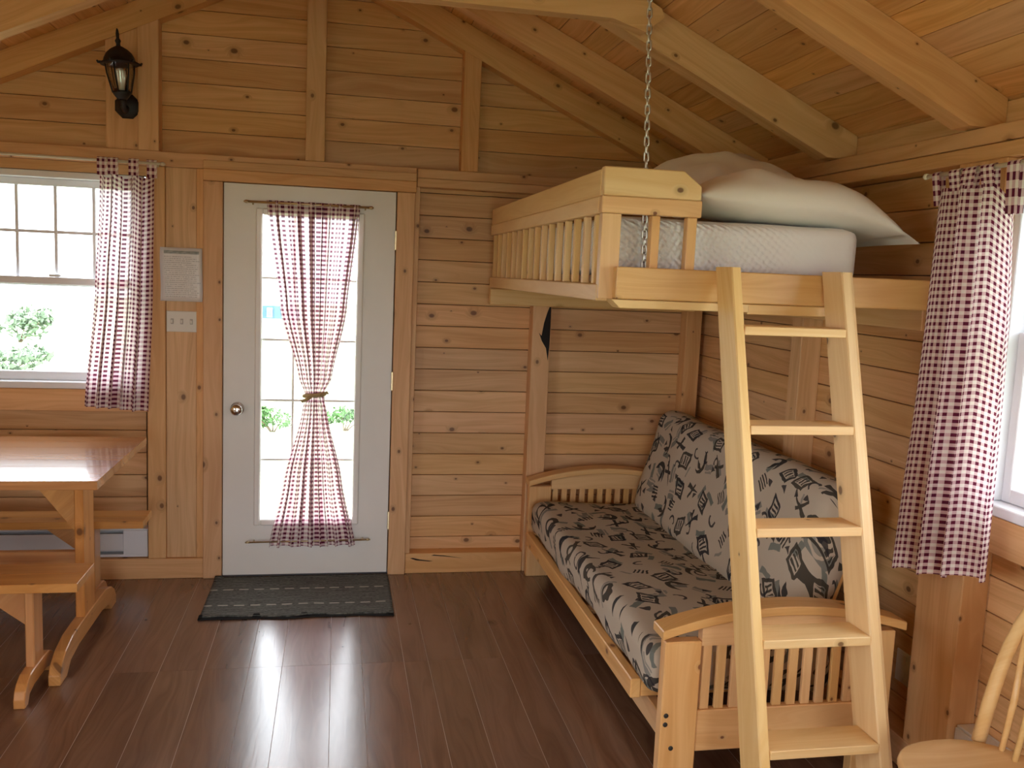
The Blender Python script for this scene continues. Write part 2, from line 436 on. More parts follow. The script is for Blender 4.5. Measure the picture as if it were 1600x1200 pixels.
def rounded(name, d, r, mat, parent, mw, n=14, bump=0.0, seed=0, shape=None, uv=True, puff=0.0):
    """soft rounded block of size d; uv runs along local x and around local y/z, in metres"""
    bm = bmesh.new(); bmesh.ops.create_cube(bm, size=2.0)
    bmesh.ops.subdivide_edges(bm, edges=list(bm.edges), cuts=n, use_grid_fill=True)
    h = Vector(d)/2; inner = Vector((max(h.x-r, 0), max(h.y-r, 0), max(h.z-r, 0)))
    rnd = random.Random(seed); ph = [rnd.uniform(0, 6) for _ in range(6)]
    for v in bm.verts:
        # spread samples towards the edges so that the rounding is smooth
        q = Vector([math.copysign(abs(c)**0.8, c) for c in v.co])
        p = Vector((q.x*h.x, q.y*h.y, q.z*h.z))
        k = Vector((max(-inner.x, min(inner.x, p.x)), max(-inner.y, min(inner.y, p.y)), max(-inner.z, min(inner.z, p.z))))
        dlt = p - k
        p = k + dlt.normalized()*r if dlt.length > 1e-6 else p
        if puff: p.z += math.copysign(puff, p.z)*max(0, 1-(p.x/h.x)**4)*max(0, 1-(p.y/h.y)**2)*min(1, abs(p.z)/h.z)
        if bump:
            s = math.sin(p.x*9+ph[0])*math.sin(p.y*11+ph[1]) + 0.6*math.sin(p.x*17+ph[2]+p.y*6)*math.sin(p.z*15+ph[3]) + 0.5*math.sin(p.x*5+ph[4])*math.cos(p.z*9+ph[5])
            p += (dlt.normalized() if dlt.length > 1e-6 else Vector((0, 0, 1 if p.z > 0 else -1)))*bump*s
        if shape: p = Vector(shape(p))
        v.co = p
    me = bpy.data.meshes.new(name); bm.to_mesh(me); bm.free()
    ul = me.uv_layers.new(name='UVMap')
    for lp in me.loops:
        c = me.vertices[lp.vertex_index].co; ul.data[lp.index].uv = (c.x + c.z, c.y - c.z)
    me.polygons.foreach_set('use_smooth', [True]*len(me.polygons))
    return link_mesh(name, me, mat, parent, mw)

# ------------------------------------------------------------------ room constants
YC, YB = 4.795, 4.885          # back wall: face of the framing, face of the boards
XC, XB = 1.955, 2.05           # right wall: the same
XL, YF = -2.31, -2.20          # left and front walls
RX, RS, R0 = -0.13, 0.472, 3.22   # ridge x, roof slope, z = R0 - RS*x on the right
def roof(x): return R0 - RS*x if x >= RX else R0 - RS*(2*RX - x)
RIDGE = roof(RX)
PITCHB = 0.1176
def course(k): return 0.297 + PITCHB*k

# ---- floor
floor = struct('floor', [(XL-0.05, XB+0.1, YF-0.1, YB+0.1, -0.06, -0.0007)], M['gap'], 'dark brown stained plank floor with pale joints')
lines = [-2.36, -2.18, -2.03, -1.88, -1.70, -1.55, -1.37, -1.22, -1.061, -0.858, -0.68, -0.508, -0.329, -0.197, -0.001, 0.129, 0.305, 0.407, 0.556, 0.732, 0.861, 1.09, 1.22, 1.40, 1.50, 1.65, 1.83, 1.96, 2.12]
for i in range(len(lines)-1):
    x0, x1 = lines[i]+0.0011, lines[i+1]-0.0011
    ends = [YF-0.05, -0.4 + 0.9*((i*37) % 5)/5, 1.25, 3.67, YB+0.02] if i in range(9, 18) else [YF-0.05, 0.3 + 1.6*((i*53) % 7)/7, 3.67 if i % 3 == 0 else 2.5, YB+0.02]
    for a, b_ in zip(ends[:-1], ends[1:]):
        box('plank', x0, x1, a+0.0006, b_-0.0006, -0.02, 0.0, M['floor'], floor, 'y', 0)

# ---- back wall
WX0, WX1, WZ0, WZ1 = -1.81, -0.960, 1.02, 2.06       # window opening
DX0, DX1, DZ1 = -0.60, 0.325, 2.06                   # door opening
wall_back = struct('wall_back', [
    (XL-0.05, WX0, YB+0.02, YB+0.06, -0.05, 2.3), (WX0, WX1, YB+0.02, YB+0.06, -0.05, WZ0), (WX1, DX0, YB+0.02, YB+0.06, -0.05, 2.3),
    (WX0, WX1, YB+0.02, YB+0.06, WZ1, 2.3), (DX0, DX1, YB+0.02, YB+0.06, DZ1, 2.3), (DX1, XB+0.1, YB+0.02, YB+0.06, -0.05, 2.3)], M['backing'],
    'back wall of horizontal knotty spruce boards with exposed framing')
def gable_slab(y0, y1):
    pts = [(XL-0.05, y0, 2.2), (XB+0.1, y0, 2.2), (XB+0.1, y0, roof(XB+0.1)+0.02), (RX, y0, RIDGE+0.03), (XL-0.05, y0, roof(XL-0.05)+0.02)]
    return pts, (0, y1-y0, 0)
p_, e_ = gable_slab(YB+0.02, YB+0.06); prism('gable_backing', p_, e_, M['backing'], wall_back)
def wall_boards(parent, mat, spans, k0, k1):
    for k in range(k0, k1):
        z0, z1 = course(k)+0.0016, course(k+1)-0.0016
        for a, b_, lo, hi in spans:
            za, zb = max(z0, lo), min(z1, hi)
            if zb - za < 0.012: continue
            box('board', a+0.0008, b_-0.0008, YB, YB+0.02, za, zb, mat, parent, 'x', 0.0022)
wall_boards(wall_back, M['wall'], [(XL, WX1, 0.03, WZ0), (XL, WX0, WZ0, 2.12), (DX1, 1.09, 0.03, 2.10), (1.09, XB, 0.03, 2.10)], -3, 17)
for k in range(15, 26):                     # gable: four bays between the posts
    z0, z1 = course(k)+0.0016, course(k+1)-0.0016
    if z1 < 2.15: continue
    for a, b_ in ((XL, -0.93), (-0.93, RX+0.004), (RX+0.004, 0.665), (0.665, XB)):
        def lim(x, z):   # clip under the roof
            lo = 2*RX - (R0 - z)/RS; hi = (R0 - z)/RS
            return max(lo, min(hi, x))
        q = [(lim(a+0.0008, z0), YB, z0), (lim(b_-0.0008, z0), YB, z0), (lim(b_-0.0008, z1), YB, z1), (lim(a+0.0008, z1), YB, z1)]
        if abs(q[1][0]-q[0][0]) < 0.03: continue
        if abs(q[2][0]-q[3][0]) < 0.004: q = q[:3]
        prism('board', q, (0, 0.02, 0), M['wall'], wall_back, (1, 0, 0))
S = M['stud']
box('top_plate', XL, 0.392, YC, YB, 2.107, 2.178, S, wall_back, 'x', 0.003)
box('top_plate', 0.395, XB, YC-0.004, YB, 2.128, 2.175, S, wall_back, 'x', 0.003)
box('top_plate', 0.395, XB, YC-0.002, YB, 2.082, 2.127, S, wall_back, 'x', 0.003)
box('bottom_plate', XL, -0.666, YC, YB, 0.0, 0.108, S, wall_back, 'x', 0.003)
box('bottom_plate', 0.388, 1.040, YC, YB, 0.0, 0.112, S, wall_back, 'x', 0.003)
box('bottom_plate', 1.146, XB, YC, YB, 0.0, 0.112, S, wall_back, 'x', 0.003)
def stud(x0, x1, z0, z1, y0=YC): return box('stud', x0, x1, y0, YB, z0, z1, S, wall_back, 'z', 0.003)
stud(-0.938, -0.850, 0.109, 2.106)
box('infill_board', -0.849, -0.702, YC+0.014, YB, 0.109, 2.106, M['wall'], wall_back, 'z', 0.002)
box('trim_strip', -0.701, -0.667, YC+0.004, YB, 0.109, 2.106, S, wall_back, 'z', 0.002)
box('stud', 0.386, 0.412, YC+0.004, YB, 0.113, 2.081, S, wall_back, 'z', 0.002)
st1 = stud(1.042, 1.145, 0.0, 2.081); stud(1.925, 2.016, 0.113, 2.081)
stud(-0.175, -0.078, 2.179, 3.18); stud(0.620, 0.711, 2.176, roof(0.711)-0.03)
stud(-0.974, -0.877, 2.179, roof(-0.974)-0.03)
box('lamp_board', -1.123, -0.975, YC+0.012, YB, 2.179, roof(-1.123)-0.03, M['wall'], wall_back, 'z', 0.002)
# dark bark pocket and splits in the framing
bk = [(1.133, 1.482), (1.143, 1.484), (1.1435, 1.38), (1.1425, 1.275), (1.137, 1.190), (1.124, 1.258), (1.099, 1.297), (1.081, 1.342), (1.096, 1.325), (1.107, 1.396), (1.122, 1.450)]
prism('bark_pocket', [(x-0.002, YC-0.0015, z) for x, z in bk], (0, 0.004, 0), M['bark'], st1, (0, 0, 1))
for q in ([(0.415, 0.085), (0.45, 0.073), (0.52, 0.066), (0.54, 0.068), (0.47, 0.078), (0.43, 0.088)], [(0.53, 0.099), (0.60, 0.094), (0.70, 0.082), (0.60, 0.099), (0.545, 0.104)]):
    prism('split', [(x, YC-0.0012, z) for x, z in q], (0, 0.003, 0), M['crack'], wall_back, (1, 0, 0))

# ---- right wall
RW0, RW1, RZ0, RZ1 = 1.29, 2.43, 0.985, 1.985    # window opening (y, z)
RV0, RV1 = -1.40, 0.20                           # second window, unseen behind the camera, added to let in sky light
def rw(y0, y1, z0, z1): return (XB+0.02, XB+0.06, y0, y1, z0, z1)
wall_right = struct('wall_right', [rw(RW1, YB+0.06, -0.05, 2.3), rw(RV1, RW0, -0.05, 2.3), rw(YF-0.05, RV0, -0.05, 2.3), rw(RW0, RW1, -0.05, RZ0), rw(RW0, RW1, RZ1, 2.3), rw(RV0, RV1, -0.05, RZ0), rw(RV0, RV1, RZ1, 2.3)], M['backing'],
    'right wall of horizontal knotty spruce boards')
for k in range(-3, 17):
    z0, z1 = course(k)+0.0016, course(k+1)-0.0016
    for a, b_, lo, hi in ((3.61, YB, 0.03, 2.4), (2.54, 3.61, 0.03, 2.4), (RW1, 2.54, 0.03, 2.4), (RW0, RW1, 0.03, RZ0), (RW0, RW1, RZ1, 2.4), (RV1, RW0, 0.03, 2.4), (RV0, RV1, 0.03, RZ0), (RV0, RV1, RZ1, 2.4), (YF, RV0, 0.03, 2.4)):
        za, zb = max(z0, lo), min(z1, hi)
        if zb - za < 0.012: continue
        box('board', XB, XB+0.02, a+0.0008, b_-0.0008, za, zb, M['wall'], wall_right, 'y', 0.0022)
box('top_plate', XC, XB, YF, YC-0.006, 2.112, 2.165, S, wall_right, 'y', 0.003)
box('top_plate', XC+0.004, XB, YF, YC-0.006, 2.062, 2.110, S, wall_right, 'y', 0.003)
box('eave_board', XB-0.014, XB, YF, YC, 2.167, roof(XB)-0.002, M['wall'], wall_right, 'y', 0.001)
box('bottom_plate', XC, XB, YF, YC-0.002, 0.0, 0.105, S, wall_right, 'y', 0.003)
def rstud(y0, y1, z0=0.106, z1=2.061, x0=XC): return box('stud', x0, XB, y0, y1, z0, z1, S, wall_right, 'z', 0.003)
rstud(3.56, 3.65); rstud(2.43, 2.647); rstud(1.20, 1.29); rstud(RV1, RV1+0.09); rstud(RV0-0.09, RV0)

# ---- left and front walls (behind and beside the camera)
LW0, LW1, LZ0, LZ1 = -0.35, 1.55, 0.85, 2.05
def lw(y0, y1, z0, z1): return (XL-0.05, XL, y0, y1, z0, z1)
struct('wall_left', [lw(LW1, YB+0.02, -0.05, 2.3), lw(YF-0.05, LW0, -0.05, 2.3), lw(LW0, LW1, -0.05, LZ0), lw(LW0, LW1, LZ1, 2.3)], M['wall'], 'left wall of knotty spruce')
FW = 0.85
wall_front = struct('wall_front', [(XL, -FW, YF-0.05, YF, -0.05, 2.2), (FW, XB, YF-0.05, YF, -0.05, 2.2), (-FW, FW, YF-0.05, YF, 2.12, 2.2)], M['wall'], 'front wall of knotty spruce')
p_, e_ = gable_slab(YF-0.05, YF); prism('gable', p_, e_, M['wall'], wall_front, (1, 0, 0))

# ---- ceiling: boards run from gable to gable over the rafters
ceiling = struct('ceiling', None, None, 'sloped ceiling of knotty spruce boards on exposed rafters')
dxb = 0.1063
def roofboard_y(xa, xb):
    za, zb = roof(xa), roof(xb); n = Vector((-(zb-za), 0, xb-xa)).normalized()
    if n.z < 0: n = -n
    g = Vector((xb-xa, 0, zb-za)).normalized()*0.0014
    a = Vector((xa, 0, za)) + g; b_ = Vector((xb, 0, zb)) - g
    for y0, y1 in ((YF, 1.3 + 0.9*random.random()), (None, YB+0.02)):
        y0 = last + 0.001 if y0 is None else y0
        last = y1
        ofs = Vector((0, y0, 0)); e = Vector((0, y1-y0, 0))
        q = [a+ofs, b_+ofs, b_+ofs+n*0.02, a+ofs+n*0.02]
        c = sum(q, Vector())/4 + e/2
        R = frame_from((0, 1, 0), n); Ri = R.transposed()
        vs = [Ri @ (p-c) for p in q] + [Ri @ (p+e-c) for p in q]
        fs = [(3, 2, 1, 0), (4, 5, 6, 7)] + [(i, (i+1) % 4, 4+(i+1) % 4, 4+i) for i in range(4)]
        me = bpy.data.meshes.new('ceiling_board'); me.from_pydata([tuple(v) for v in vs], [], fs)
        bm = bmesh.new(); bm.from_mesh(me); bmesh.ops.recalc_face_normals(bm, faces=bm.faces); bm.to_mesh(me); bm.free()
        link_mesh('ceiling_board', me, M['ceil'], ceiling, T(*c) @ R.to_4x4())
x = XB + 0.08
edges = [1.924 + dxb]
while edges[-1] - dxb > RX + 0.03: edges.append(edges[-1]-dxb)
edges.append(RX); edges = [1.924 + 2*dxb] + edges
for a, b_ in zip(edges[1:], edges[:-1]): roofboard_y(a, b_)
for a, b_ in zip(edges[1:], edges[:-1]): roofboard_y(2*RX - b_, 2*RX - a)
for s in (1, -1):      # roof deck above the boards keeps the sky out
    xa, xb = RX, (XB+0.15 if s > 0 else 2*RX-XB-0.15)
    prism('roof_deck', [(xa, YF-0.1, roof(xa)+0.03), (xb, YF-0.1, roof(xb)+0.03), (xb, YF-0.1, roof(xb)+0.06), (xa, YF-0.1, roof(xa)+0.06)], (0, YB+0.2-YF, 0), M['backing'], ceiling)
RD = 0.152
def rafter(y0, thick=0.088, xe=XB-0.016, deps=None):
    for s in (1, -1):
        RD = deps[0 if s > 0 else 1] if deps else 0.152
        def P(x, z): return (x if s > 0 else 2*RX - x, y0, z)
        xf = (R0 - RD - 2.167)/RS        # where the lower edge meets the plate
        pts = [P(RX, RIDGE-0.002), P(xe, roof(xe)-0.002), P(xe, 2.1675), P(min(xf, xe-0.01), 2.1675), P(RX, RIDGE-RD)]
        prism('rafter', pts, (0, thick, 0), M['stud'], ceiling, (s, 0, -RS))
for y0 in (2.555, 3.39, 4.165, 1.72, 0.88, 0.04, -0.80, -1.64): rafter(y0)
rafter(YC-0.004, 0.088, deps=(0.145, 0.128))
def collar(y0, zb=2.600, h=0.14):
    x1 = (R0 - RD - zb)/RS - 0.02; rb = lambda q: R0 - RD - RS*q
    half = [(x1, zb), (1.10, rb(1.10)+0.012), (1.17, roof(1.17)-0.05), (1.16, roof(1.16)-0.022), (0.86, roof(0.86)-0.012)]
    pts = [(q, y0, z) for q, z in half] + [(2*RX-q, y0, z) for q, z in half[::-1]]
    prism('collar_tie', pts, (0, 0.06, 0), M['stud'], ceiling, (1, 0, 0))
for y0 in (3.328, 1.66, -0.02): collar(y0)
box('ridge_beam', RX-0.02, RX+0.02, YF, YB, RIDGE-0.20, RIDGE-0.01, M['stud'], ceiling, 'y', 0.002)

# ------------------------------------------------------------------ windows and door
def window(name, a0, a1, z0, z1, mp, label, cols=4, muntins=True, zm=1.515):
    """double-hung window; mp(a0,a1,d0,d1) -> x0,x1,y0,y1 with d measured outwards from the board face"""
    w = struct(name, None, None, label); V = M['vinyl']
    def bx(nm, p, q, d0, d1, za, zb, mat=V, par=None, ax='z', bev=0.003):
        x0, x1, y0, y1 = mp(p, q, d0, d1); return box(nm, x0, x1, y0, y1, za, zb, mat, par or w, ax, bev)
    f = 0.032
    bx('jamb', a0, a0+f, -0.055, 0.06, z0+0.034, z1); bx('jamb', a1-f, a1, -0.055, 0.06, z0+0.034, z1)
    bx('head', a0+f, a1-f, -0.055, 0.06, z1-f, z1); bx('sill', a0-0.0, a1+0.0, -0.085, 0.06, z0, z0+0.033)
    def sash(nm, za, zb, d0, d1, mun):
        s_ = struct_part(nm, w); g = 0.036
        p0, p1 = a0+f, a1-f
        bx('stile', p0, p0+g, d0, d1, za, zb, V, s_); bx('stile', p1-g, p1, d0, d1, za, zb, V, s_)
        bx('rail', p0+g, p1-g, d0, d1, za, za+g+0.008, V, s_); bx('rail', p0+g, p1-g, d0, d1, zb-g, zb, V, s_)
        ga, gb, ha, hb = p0+g, p1-g, za+g+0.008, zb-g
        dm = (d0+d1)/2
        if not mun: bx('pane', ga, gb, dm-0.002, dm+0.002, ha, hb, M['glass'], s_, 'z', 0); return
        pa = [ga + (gb-ga)*i/cols for i in range(cols+1)]; hm = (ha+hb)/2
        for q in pa[1:-1]: bx('muntin', q-0.008, q+0.008, dm-0.009, dm+0.009, ha, hb, V, s_, 'z', 0.002)
        for i in range(cols):
            lo, hi = pa[i]+(0.0082 if i else 0), pa[i+1]-(0.0082 if i < cols-1 else 0)
            bx('muntin', lo, hi, dm-0.008, dm+0.008, hm-0.008, hm+0.008, V, s_, 'z', 0.002)
            for c, d in ((ha, hm-0.0082), (hm+0.0082, hb)): bx('pane', lo, hi, dm-0.002, dm+0.002, c, d, M['glass'], s_, 'z', 0)
    sash('upper_sash', zm-0.02, z1-f, 0.012, 0.040, muntins)
    sash('lower_sash', z0+0.034, zm+0.025, -0.020, 0.008, False)
    c = (a0+a1)/2; bx('sash_lock', c-0.028, c+0.028, -0.018, 0.004, zm+0.026, zm+0.040, M['vinyl'], None, 'z', 0.006)
    return w
def struct_part(name, parent):
    o = bpy.data.objects.new(name, None); COL.objects.link(o); _place(o, parent, WM[parent.name]); return o
mp_back = lambda p, q, d0, d1: (p, q, YB+d0, YB+d1)
mp_right = lambda p, q, d0, d1: (XB+d0, XB+d1, p, q)
mp_left = lambda p, q, d0, d1: (XL-d1, XL-d0, p, q)
window('window_1', WX0, WX1, WZ0-0.03, WZ1-0.005, mp_back, 'white double-hung window left of the door')
window('window_2', RW0, RW1, RZ0, RZ1, mp_right, 'white double-hung window on the right wall')
window('added_window_3', RV0, RV1, RZ0, RZ1, mp_right, 'unseen white window added on the right wall behind the viewer for sky light', 5)
window('added_window_4', LW0, LW1, LZ0, LZ1, mp_left, 'unseen white window added on the left wall for sky light', 6)  # unseen opening, added so more daylight enters from the side
box('window_head', XL, -0.939, YC+0.03, YB-0.056, WZ1-0.003, 2.106, M['wall'], wall_back, 'x', 0.002)
box('window_apron', XL, -0.939, YC+0.012, YB-0.001, 0.876, WZ0-0.032, S, wall_back, 'x', 0.003)
box('window_apron', XC+0.012, XB-0.001, RW0, RW1-0.001, 0.87, RZ0-0.002, S, wall_right, 'y', 0.003)
box('window_head', XC+0.03, XB-0.001, RW0, RW1-0.001, RZ1+0.001, 2.060, M['wall'], wall_right, 'y', 0.003)
# unseen glazed doors added in the front wall to brighten the room
pd = struct('added_door_2', None, None, 'unseen wide glazed double door added behind the viewer for sky light')
for a, b_ in ((-FW, -0.005), (0.005, FW)):
    for q in ((a, a+0.07, 0.0, 2.12), (b_-0.07, b_, 0.0, 2.12)): box('stile', q[0], q[1], YF-0.045, YF-0.005, q[2], q[3], M['white'], pd, 'z')
    for z0, z1 in ((0.0, 0.11), (2.03, 2.12)): box('rail', a+0.07, b_-0.07, YF-0.045, YF-0.005, z0, z1, M['white'], pd, 'x')
    box('pane', a+0.07, b_-0.07, YF-0.027, YF-0.022, 0.11, 2.03, M['glass'], pd, 'z', 0)

# ---- front door
door = struct('door_1', None, None, 'white fifteen-pane glazed door with brushed knob')
DL, DR, DT = -0.569, 0.288, 2.046
GL, GR, GB, GT = -0.392, 0.108, 0.302, 1.908
bm = bmesh.new()
for q in ((DL, GL, 0.012, DT), (GR, DR, 0.012, DT), (GL, GR, 0.012, GB), (GL, GR, GT, DT)): add_box(bm, q[0], q[1], YC+0.002, YC+0.046, q[2], q[3])
me = bpy.data.meshes.new('slab'); bm.to_mesh(me); bm.free(); link_mesh('slab', me, M['white'], door)
for q in ((GL-0.022, GL+0.012, GB-0.022, GT+0.022, 'z'), (GR-0.012, GR+0.022, GB-0.022, GT+0.022, 'z'), (GL+0.0125, GR-0.0125, GB-0.022, GB+0.012, 'x'), (GL+0.0125, GR-0.0125, GT-0.012, GT+0.022, 'x')):
    box('glazing_bead', q[0], q[1], YC-0.010, YC+0.03, q[2], q[3], M['white'], door, q[4], 0.006)
gx = [GL+0.0125 + (GR-GL-0.025)*i/3 for i in range(4)]; gz = [GB+0.0125 + (GT-GB-0.025)*i/5 for i in range(6)]
for q in gx[1:-1]: box('muntin', q-0.006, q+0.006, YC+0.012, YC+0.030, gz[0], gz[-1], M['white'], door, 'z', 0.002)
for i in range(3):
    lo, hi = gx[i]+(0.0062 if i else 0), gx[i+1]-(0.0062 if i < 2 else 0)
    for q in gz[1:-1]: box('muntin', lo, hi, YC+0.013, YC+0.029, q-0.006, q+0.006, M['white'], door, 'x', 0.002)
    for j in range(5):
        box('pane', lo, hi, YC+0.019, YC+0.023, gz[j]+(0.0062 if j else 0), gz[j+1]-(0.0062 if j < 4 else 0), M['glass'], door, 'z', 0)
kn = lathe('knob', [(0.001, 0.0), (0.034, 0.0), (0.034, 0.006), (0.012, 0.010), (0.011, 0.030), (0.026, 0.038), (0.031, 0.050), (0.027, 0.062), (0.012, 0.068), (0.001, 0.0685)], M['chrome'], door, T(-0.498, YC+0.002, 0.903) @ Matrix.Rotation(PI/2, 4, 'X'), 24)
for z in (1.80, 1.06, 0.30): box('hinge', DR-0.002, DR+0.008, YC-0.006, YC+0.006, z-0.05, z+0.05, M['brass'], door, 'z', 0.002)
box('threshold', DL-0.02, DR+0.02, YC+0.004, YB+0.06, 0.0, 0.011, M['slot'], door, 'x', 0.001)
for q in ((DL-0.035, DL+0.012, 0.012, DT+0.02), (DR-0.012, DR+0.035, 0.012, DT+0.02)): box('gap_blocker', q[0], q[1], YC+0.048, YB+0.058, q[2], q[3], M['backing'], door, 'z', 0)  # dark boxes added behind the door gap to block leaking sky light
box('gap_blocker', DL+0.0125, DR-0.0125, YC+0.048, YB+0.058, DT-0.012, DT+0.02, M['backing'], door, 'x', 0)
t1 = struct('trim_1', None, None, 'wooden casing around the white door')
box('casing', -0.666, DL-0.004, YC-0.016, YB, 0.0, 2.048, S, t1, 'z', 0.003)
box('casing', DR+0.006, 0.386, YC-0.016, YB, 0.0, 2.048, S, t1, 'z', 0.003)
box('header', -0.668, 0.392, YC-0.018, YB-0.001, 2.050, 2.1065, S, t1, 'x', 0.003)
box('header', -0.668, 0.392, YC-0.014, YC-0.001, 2.107, 2.150, M['wall'], t1, 'x', 0.003)

# ------------------------------------------------------------------ loft bed
P_ = M['pine']
bed = thing('loft_bed', 'pale pine loft bed with slatted guard rail hung in the corner', 'bed', (0.79, 2.70, 1.56))
BY0, BY1 = 2.702, 4.752
box('guard_board', 0.790, 0.826, BY0+0.036, BY1, 1.902, 1.985, P_, bed, 'y', 0.003)
box('guard_rail', 0.786, 0.822, BY0+0.036, BY1, 1.850, 1.901, P_, bed, 'y', 0.003)
box('bottom_rail', 0.788, 0.826, BY0+0.018, BY1, 1.580, 1.632, P_, bed, 'y', 0.003)
ns = 16
for i in range(ns):
    y = BY0+0.10 + (BY1-0.045-BY0-0.10)*i/(ns-1)
    box('slat', 0.796, 0.818, y-0.0125, y+0.0125, 1.633, 1.849, P_, bed, 'z', 0.002)
prism('guard_board', [(0.790, BY0, 1.903), (1.107, BY0, 1.903), (1.107, BY0, 1.946), (1.046, BY0, 1.990), (0.790, BY0, 1.990)], (0, 0.035, 0), P_, bed, (1, 0, 0), 0.003)
box('guard_rail', 0.786, 1.110, BY0-0.004, BY0+0.034, 1.850, 1.902, M['futon'], bed, 'x', 0.003)
for a, b_ in ((0.790, 0.851), (0.950, 0.977), (1.067, 1.098)): box('post', a, b_, BY0+0.0, BY0+0.034, 1.588 if a < 0.8 else 1.640, 1.849, M['futon'], bed, 'z', 0.002)
box('side_beam', 0.834, XB-0.002, BY0-0.038, BY0-0.001, 1.590, 1.688, M['futon'], bed, 'x', 0.003)
prism('support_strip', [(0.822, BY0-0.034, 1.588), (0.850, BY0-0.034, 1.562), (1.275, BY0-0.034, 1.562), (1.275, BY0-0.034, 1.588)], (0, 0.075, 0), P_, bed, (1, 0, 0), 0.002)
box('support_strip', 1.277, 1.62, BY0-0.020, BY0+0.05, 1.556, 1.588, P_, bed, 'x', 0.002)
box('wall_ledger', 0.795, XC-0.002, YC-0.040, YC-0.001, 1.487, 1.570, P_, bed, 'x', 0.003)
box('wall_ledger', XC-0.040, XC-0.001, BY0+0.002, YC-0.042, 1.52, 1.655, P_, bed, 'y', 0.003)
nd = 14
for i in range(nd):
    y0 = BY0+0.04 + (YC-0.05-BY0-0.04)*i/nd
    box('deck_plank', 0.828, XC-0.042, y0+0.001, y0+(YC-0.05-BY0-0.04)/nd-0.001, 1.640, 1.660, M['deck'], bed, 'x', 0.001)
mw_ = T(1.285, 3.765, 1.663 + 0.095)
mt = rounded('bed_mattress', (0.875, 1.95, 0.19), 0.045, M['mattress'], None, mw_, 20, 0.002, 3)
tag(mt, 'white quilted mattress lying on the pine loft bed', 'mattress')

def pillow(name, L, W, H, mw, mat, label, flange=0.0, seed=1, sag=0.0, tip=None):
    rnd = random.Random(seed); ph = [rnd.uniform(0, 6) for _ in range(8)]
    nu, nv = 40, 28; vs = []; fs = []
    def pt(u, v, top):
        a, b_ = 2*u-1, 2*v-1
        lim = 1.0 - flange
        aa = min(1, abs(a)/lim)
        h = (max(0, 1-aa**3.2)**0.62)*(max(0, 1-abs(b_)**3.0)**0.62)
        x = a*L/2*(1 - 0.07*(1-b_*b_)*0 - 0.05*(1-abs(b_)**2)); y = b_*W/2*(1 - 0.09*(1-abs(a)**2)*1.0)
        wr = 0.012*math.sin(a*6+ph[0]+2*b_)*math.sin(b_*5+ph[1]) + 0.006*math.sin(a*11+ph[2])*math.cos(b_*8+ph[3])
        z = (H*0.62*h + wr*h*h*1.3) if top else -(H*0.38*h)
        z -= sag*max(0, a-0.25)**2
        if tip: z += tip*max(0, a-0.72)*2.2
        return (x, y, z)
    for top in (True, False):
        for j in range(nv+1):
            for i in range(nu+1): vs.append(pt(i/nu, j/nv, top))
    N = (nu+1)*(nv+1)
    for j in range(nv):
        for i in range(nu):
            a = j*(nu+1)+i
            fs.append((a, a+1, a+nu+2, a+nu+1)); fs.append((N+a, N+a+nu+1, N+a+nu+2, N+a+1))
    me = bpy.data.meshes.new(name); me.from_pydata(vs, [], fs)
    bm = bmesh.new(); bm.from_mesh(me); bmesh.ops.remove_doubles(bm, verts=bm.verts, dist=1e-5); bmesh.ops.recalc_face_normals(bm, faces=bm.faces); bm.to_mesh(me); bm.free()
    me.polygons.foreach_set('use_smooth', [True]*len(me.polygons))
    return tag(link_mesh(name, me, mat, None, mw), label, 'pillow', 'pillows on the loft bed')
RZ = lambda d: Matrix.Rotation(math.radians(d), 4, 'Z')
RXm = lambda d: Matrix.Rotation(math.radians(d), 4, 'X')
RYm = lambda d: Matrix.Rotation(math.radians(d), 4, 'Y')
pillow('pillow', 0.80, 0.50, 0.17, T(1.53, 3.02, 1.925) @ RZ(-6) @ RYm(1.5), M['pillow'], 'white pillow at the front edge of the loft bed with a pointed corner', 0.10, 4, 0.19)
pillow('pillow', 0.70, 0.54, 0.29, T(1.575, 3.57, 1.992) @ RZ(4) @ RXm(13), M['pillow2'], 'plump pillow tinted with shade behind the front white pillow on the loft bed', 0.05, 9, 0.1)

# ---- chain: single links between the roof and the bed
c0 = Vector((0.955, 2.765, 1.664)); c1 = Vector((0.915, 2.775, roof(0.915)-0.004))
chain = thing('support_chain', 'galvanised steel chain holding up the loft bed', 'chain', tuple(c0))
LP = 0.0240; R_L = 0.0031
def link_data():
    rings = []; n = 20
    path = []
    for k in range(n):
        a = 2*PI*k/n; path.append(Vector((0.0064*math.cos(a), 0, 0.0064*math.sin(a) + math.copysign(0.0088, math.sin(a)) if abs(math.sin(a)) > 1e-6 else 0)))
    vs = []; fs = []; m = 8
    for k in range(n):
        t = (path[(k+1) % n]-path[k-1]).normalized(); b_ = Vector((0, 1, 0)); a_ = b_.cross(t)
        for j in range(m): vs.append(tuple(path[k] + (a_*math.cos(2*PI*j/m) + b_*math.sin(2*PI*j/m))*R_L))
    for k in range(n):
        for j in range(m): fs.append((k*m+j, k*m+(j+1) % m, ((k+1) % n)*m+(j+1) % m, ((k+1) % n)*m+j))
    me = bpy.data.meshes.new('chain_link'); me.from_pydata(vs, [], fs); me.polygons.foreach_set('use_smooth', [True]*len(fs)); me.materials.append(M['steel']); return me
lm = link_data(); dv = (c1-c0); nl = int(dv.length/LP)
Rc = frame_from((0, 1, 0), dv) if False else None
zq = dv.normalized().to_track_quat('Z', 'Y').to_matrix().to_4x4()
for i in range(nl+1):
    o = bpy.data.objects.new('chain_link', lm); COL.objects.link(o)
    _place(o, chain, T(*(c0 + dv*((i+0.4)/(nl+0.6)))) @ zq @ RZ(90*(i % 2) - 19))

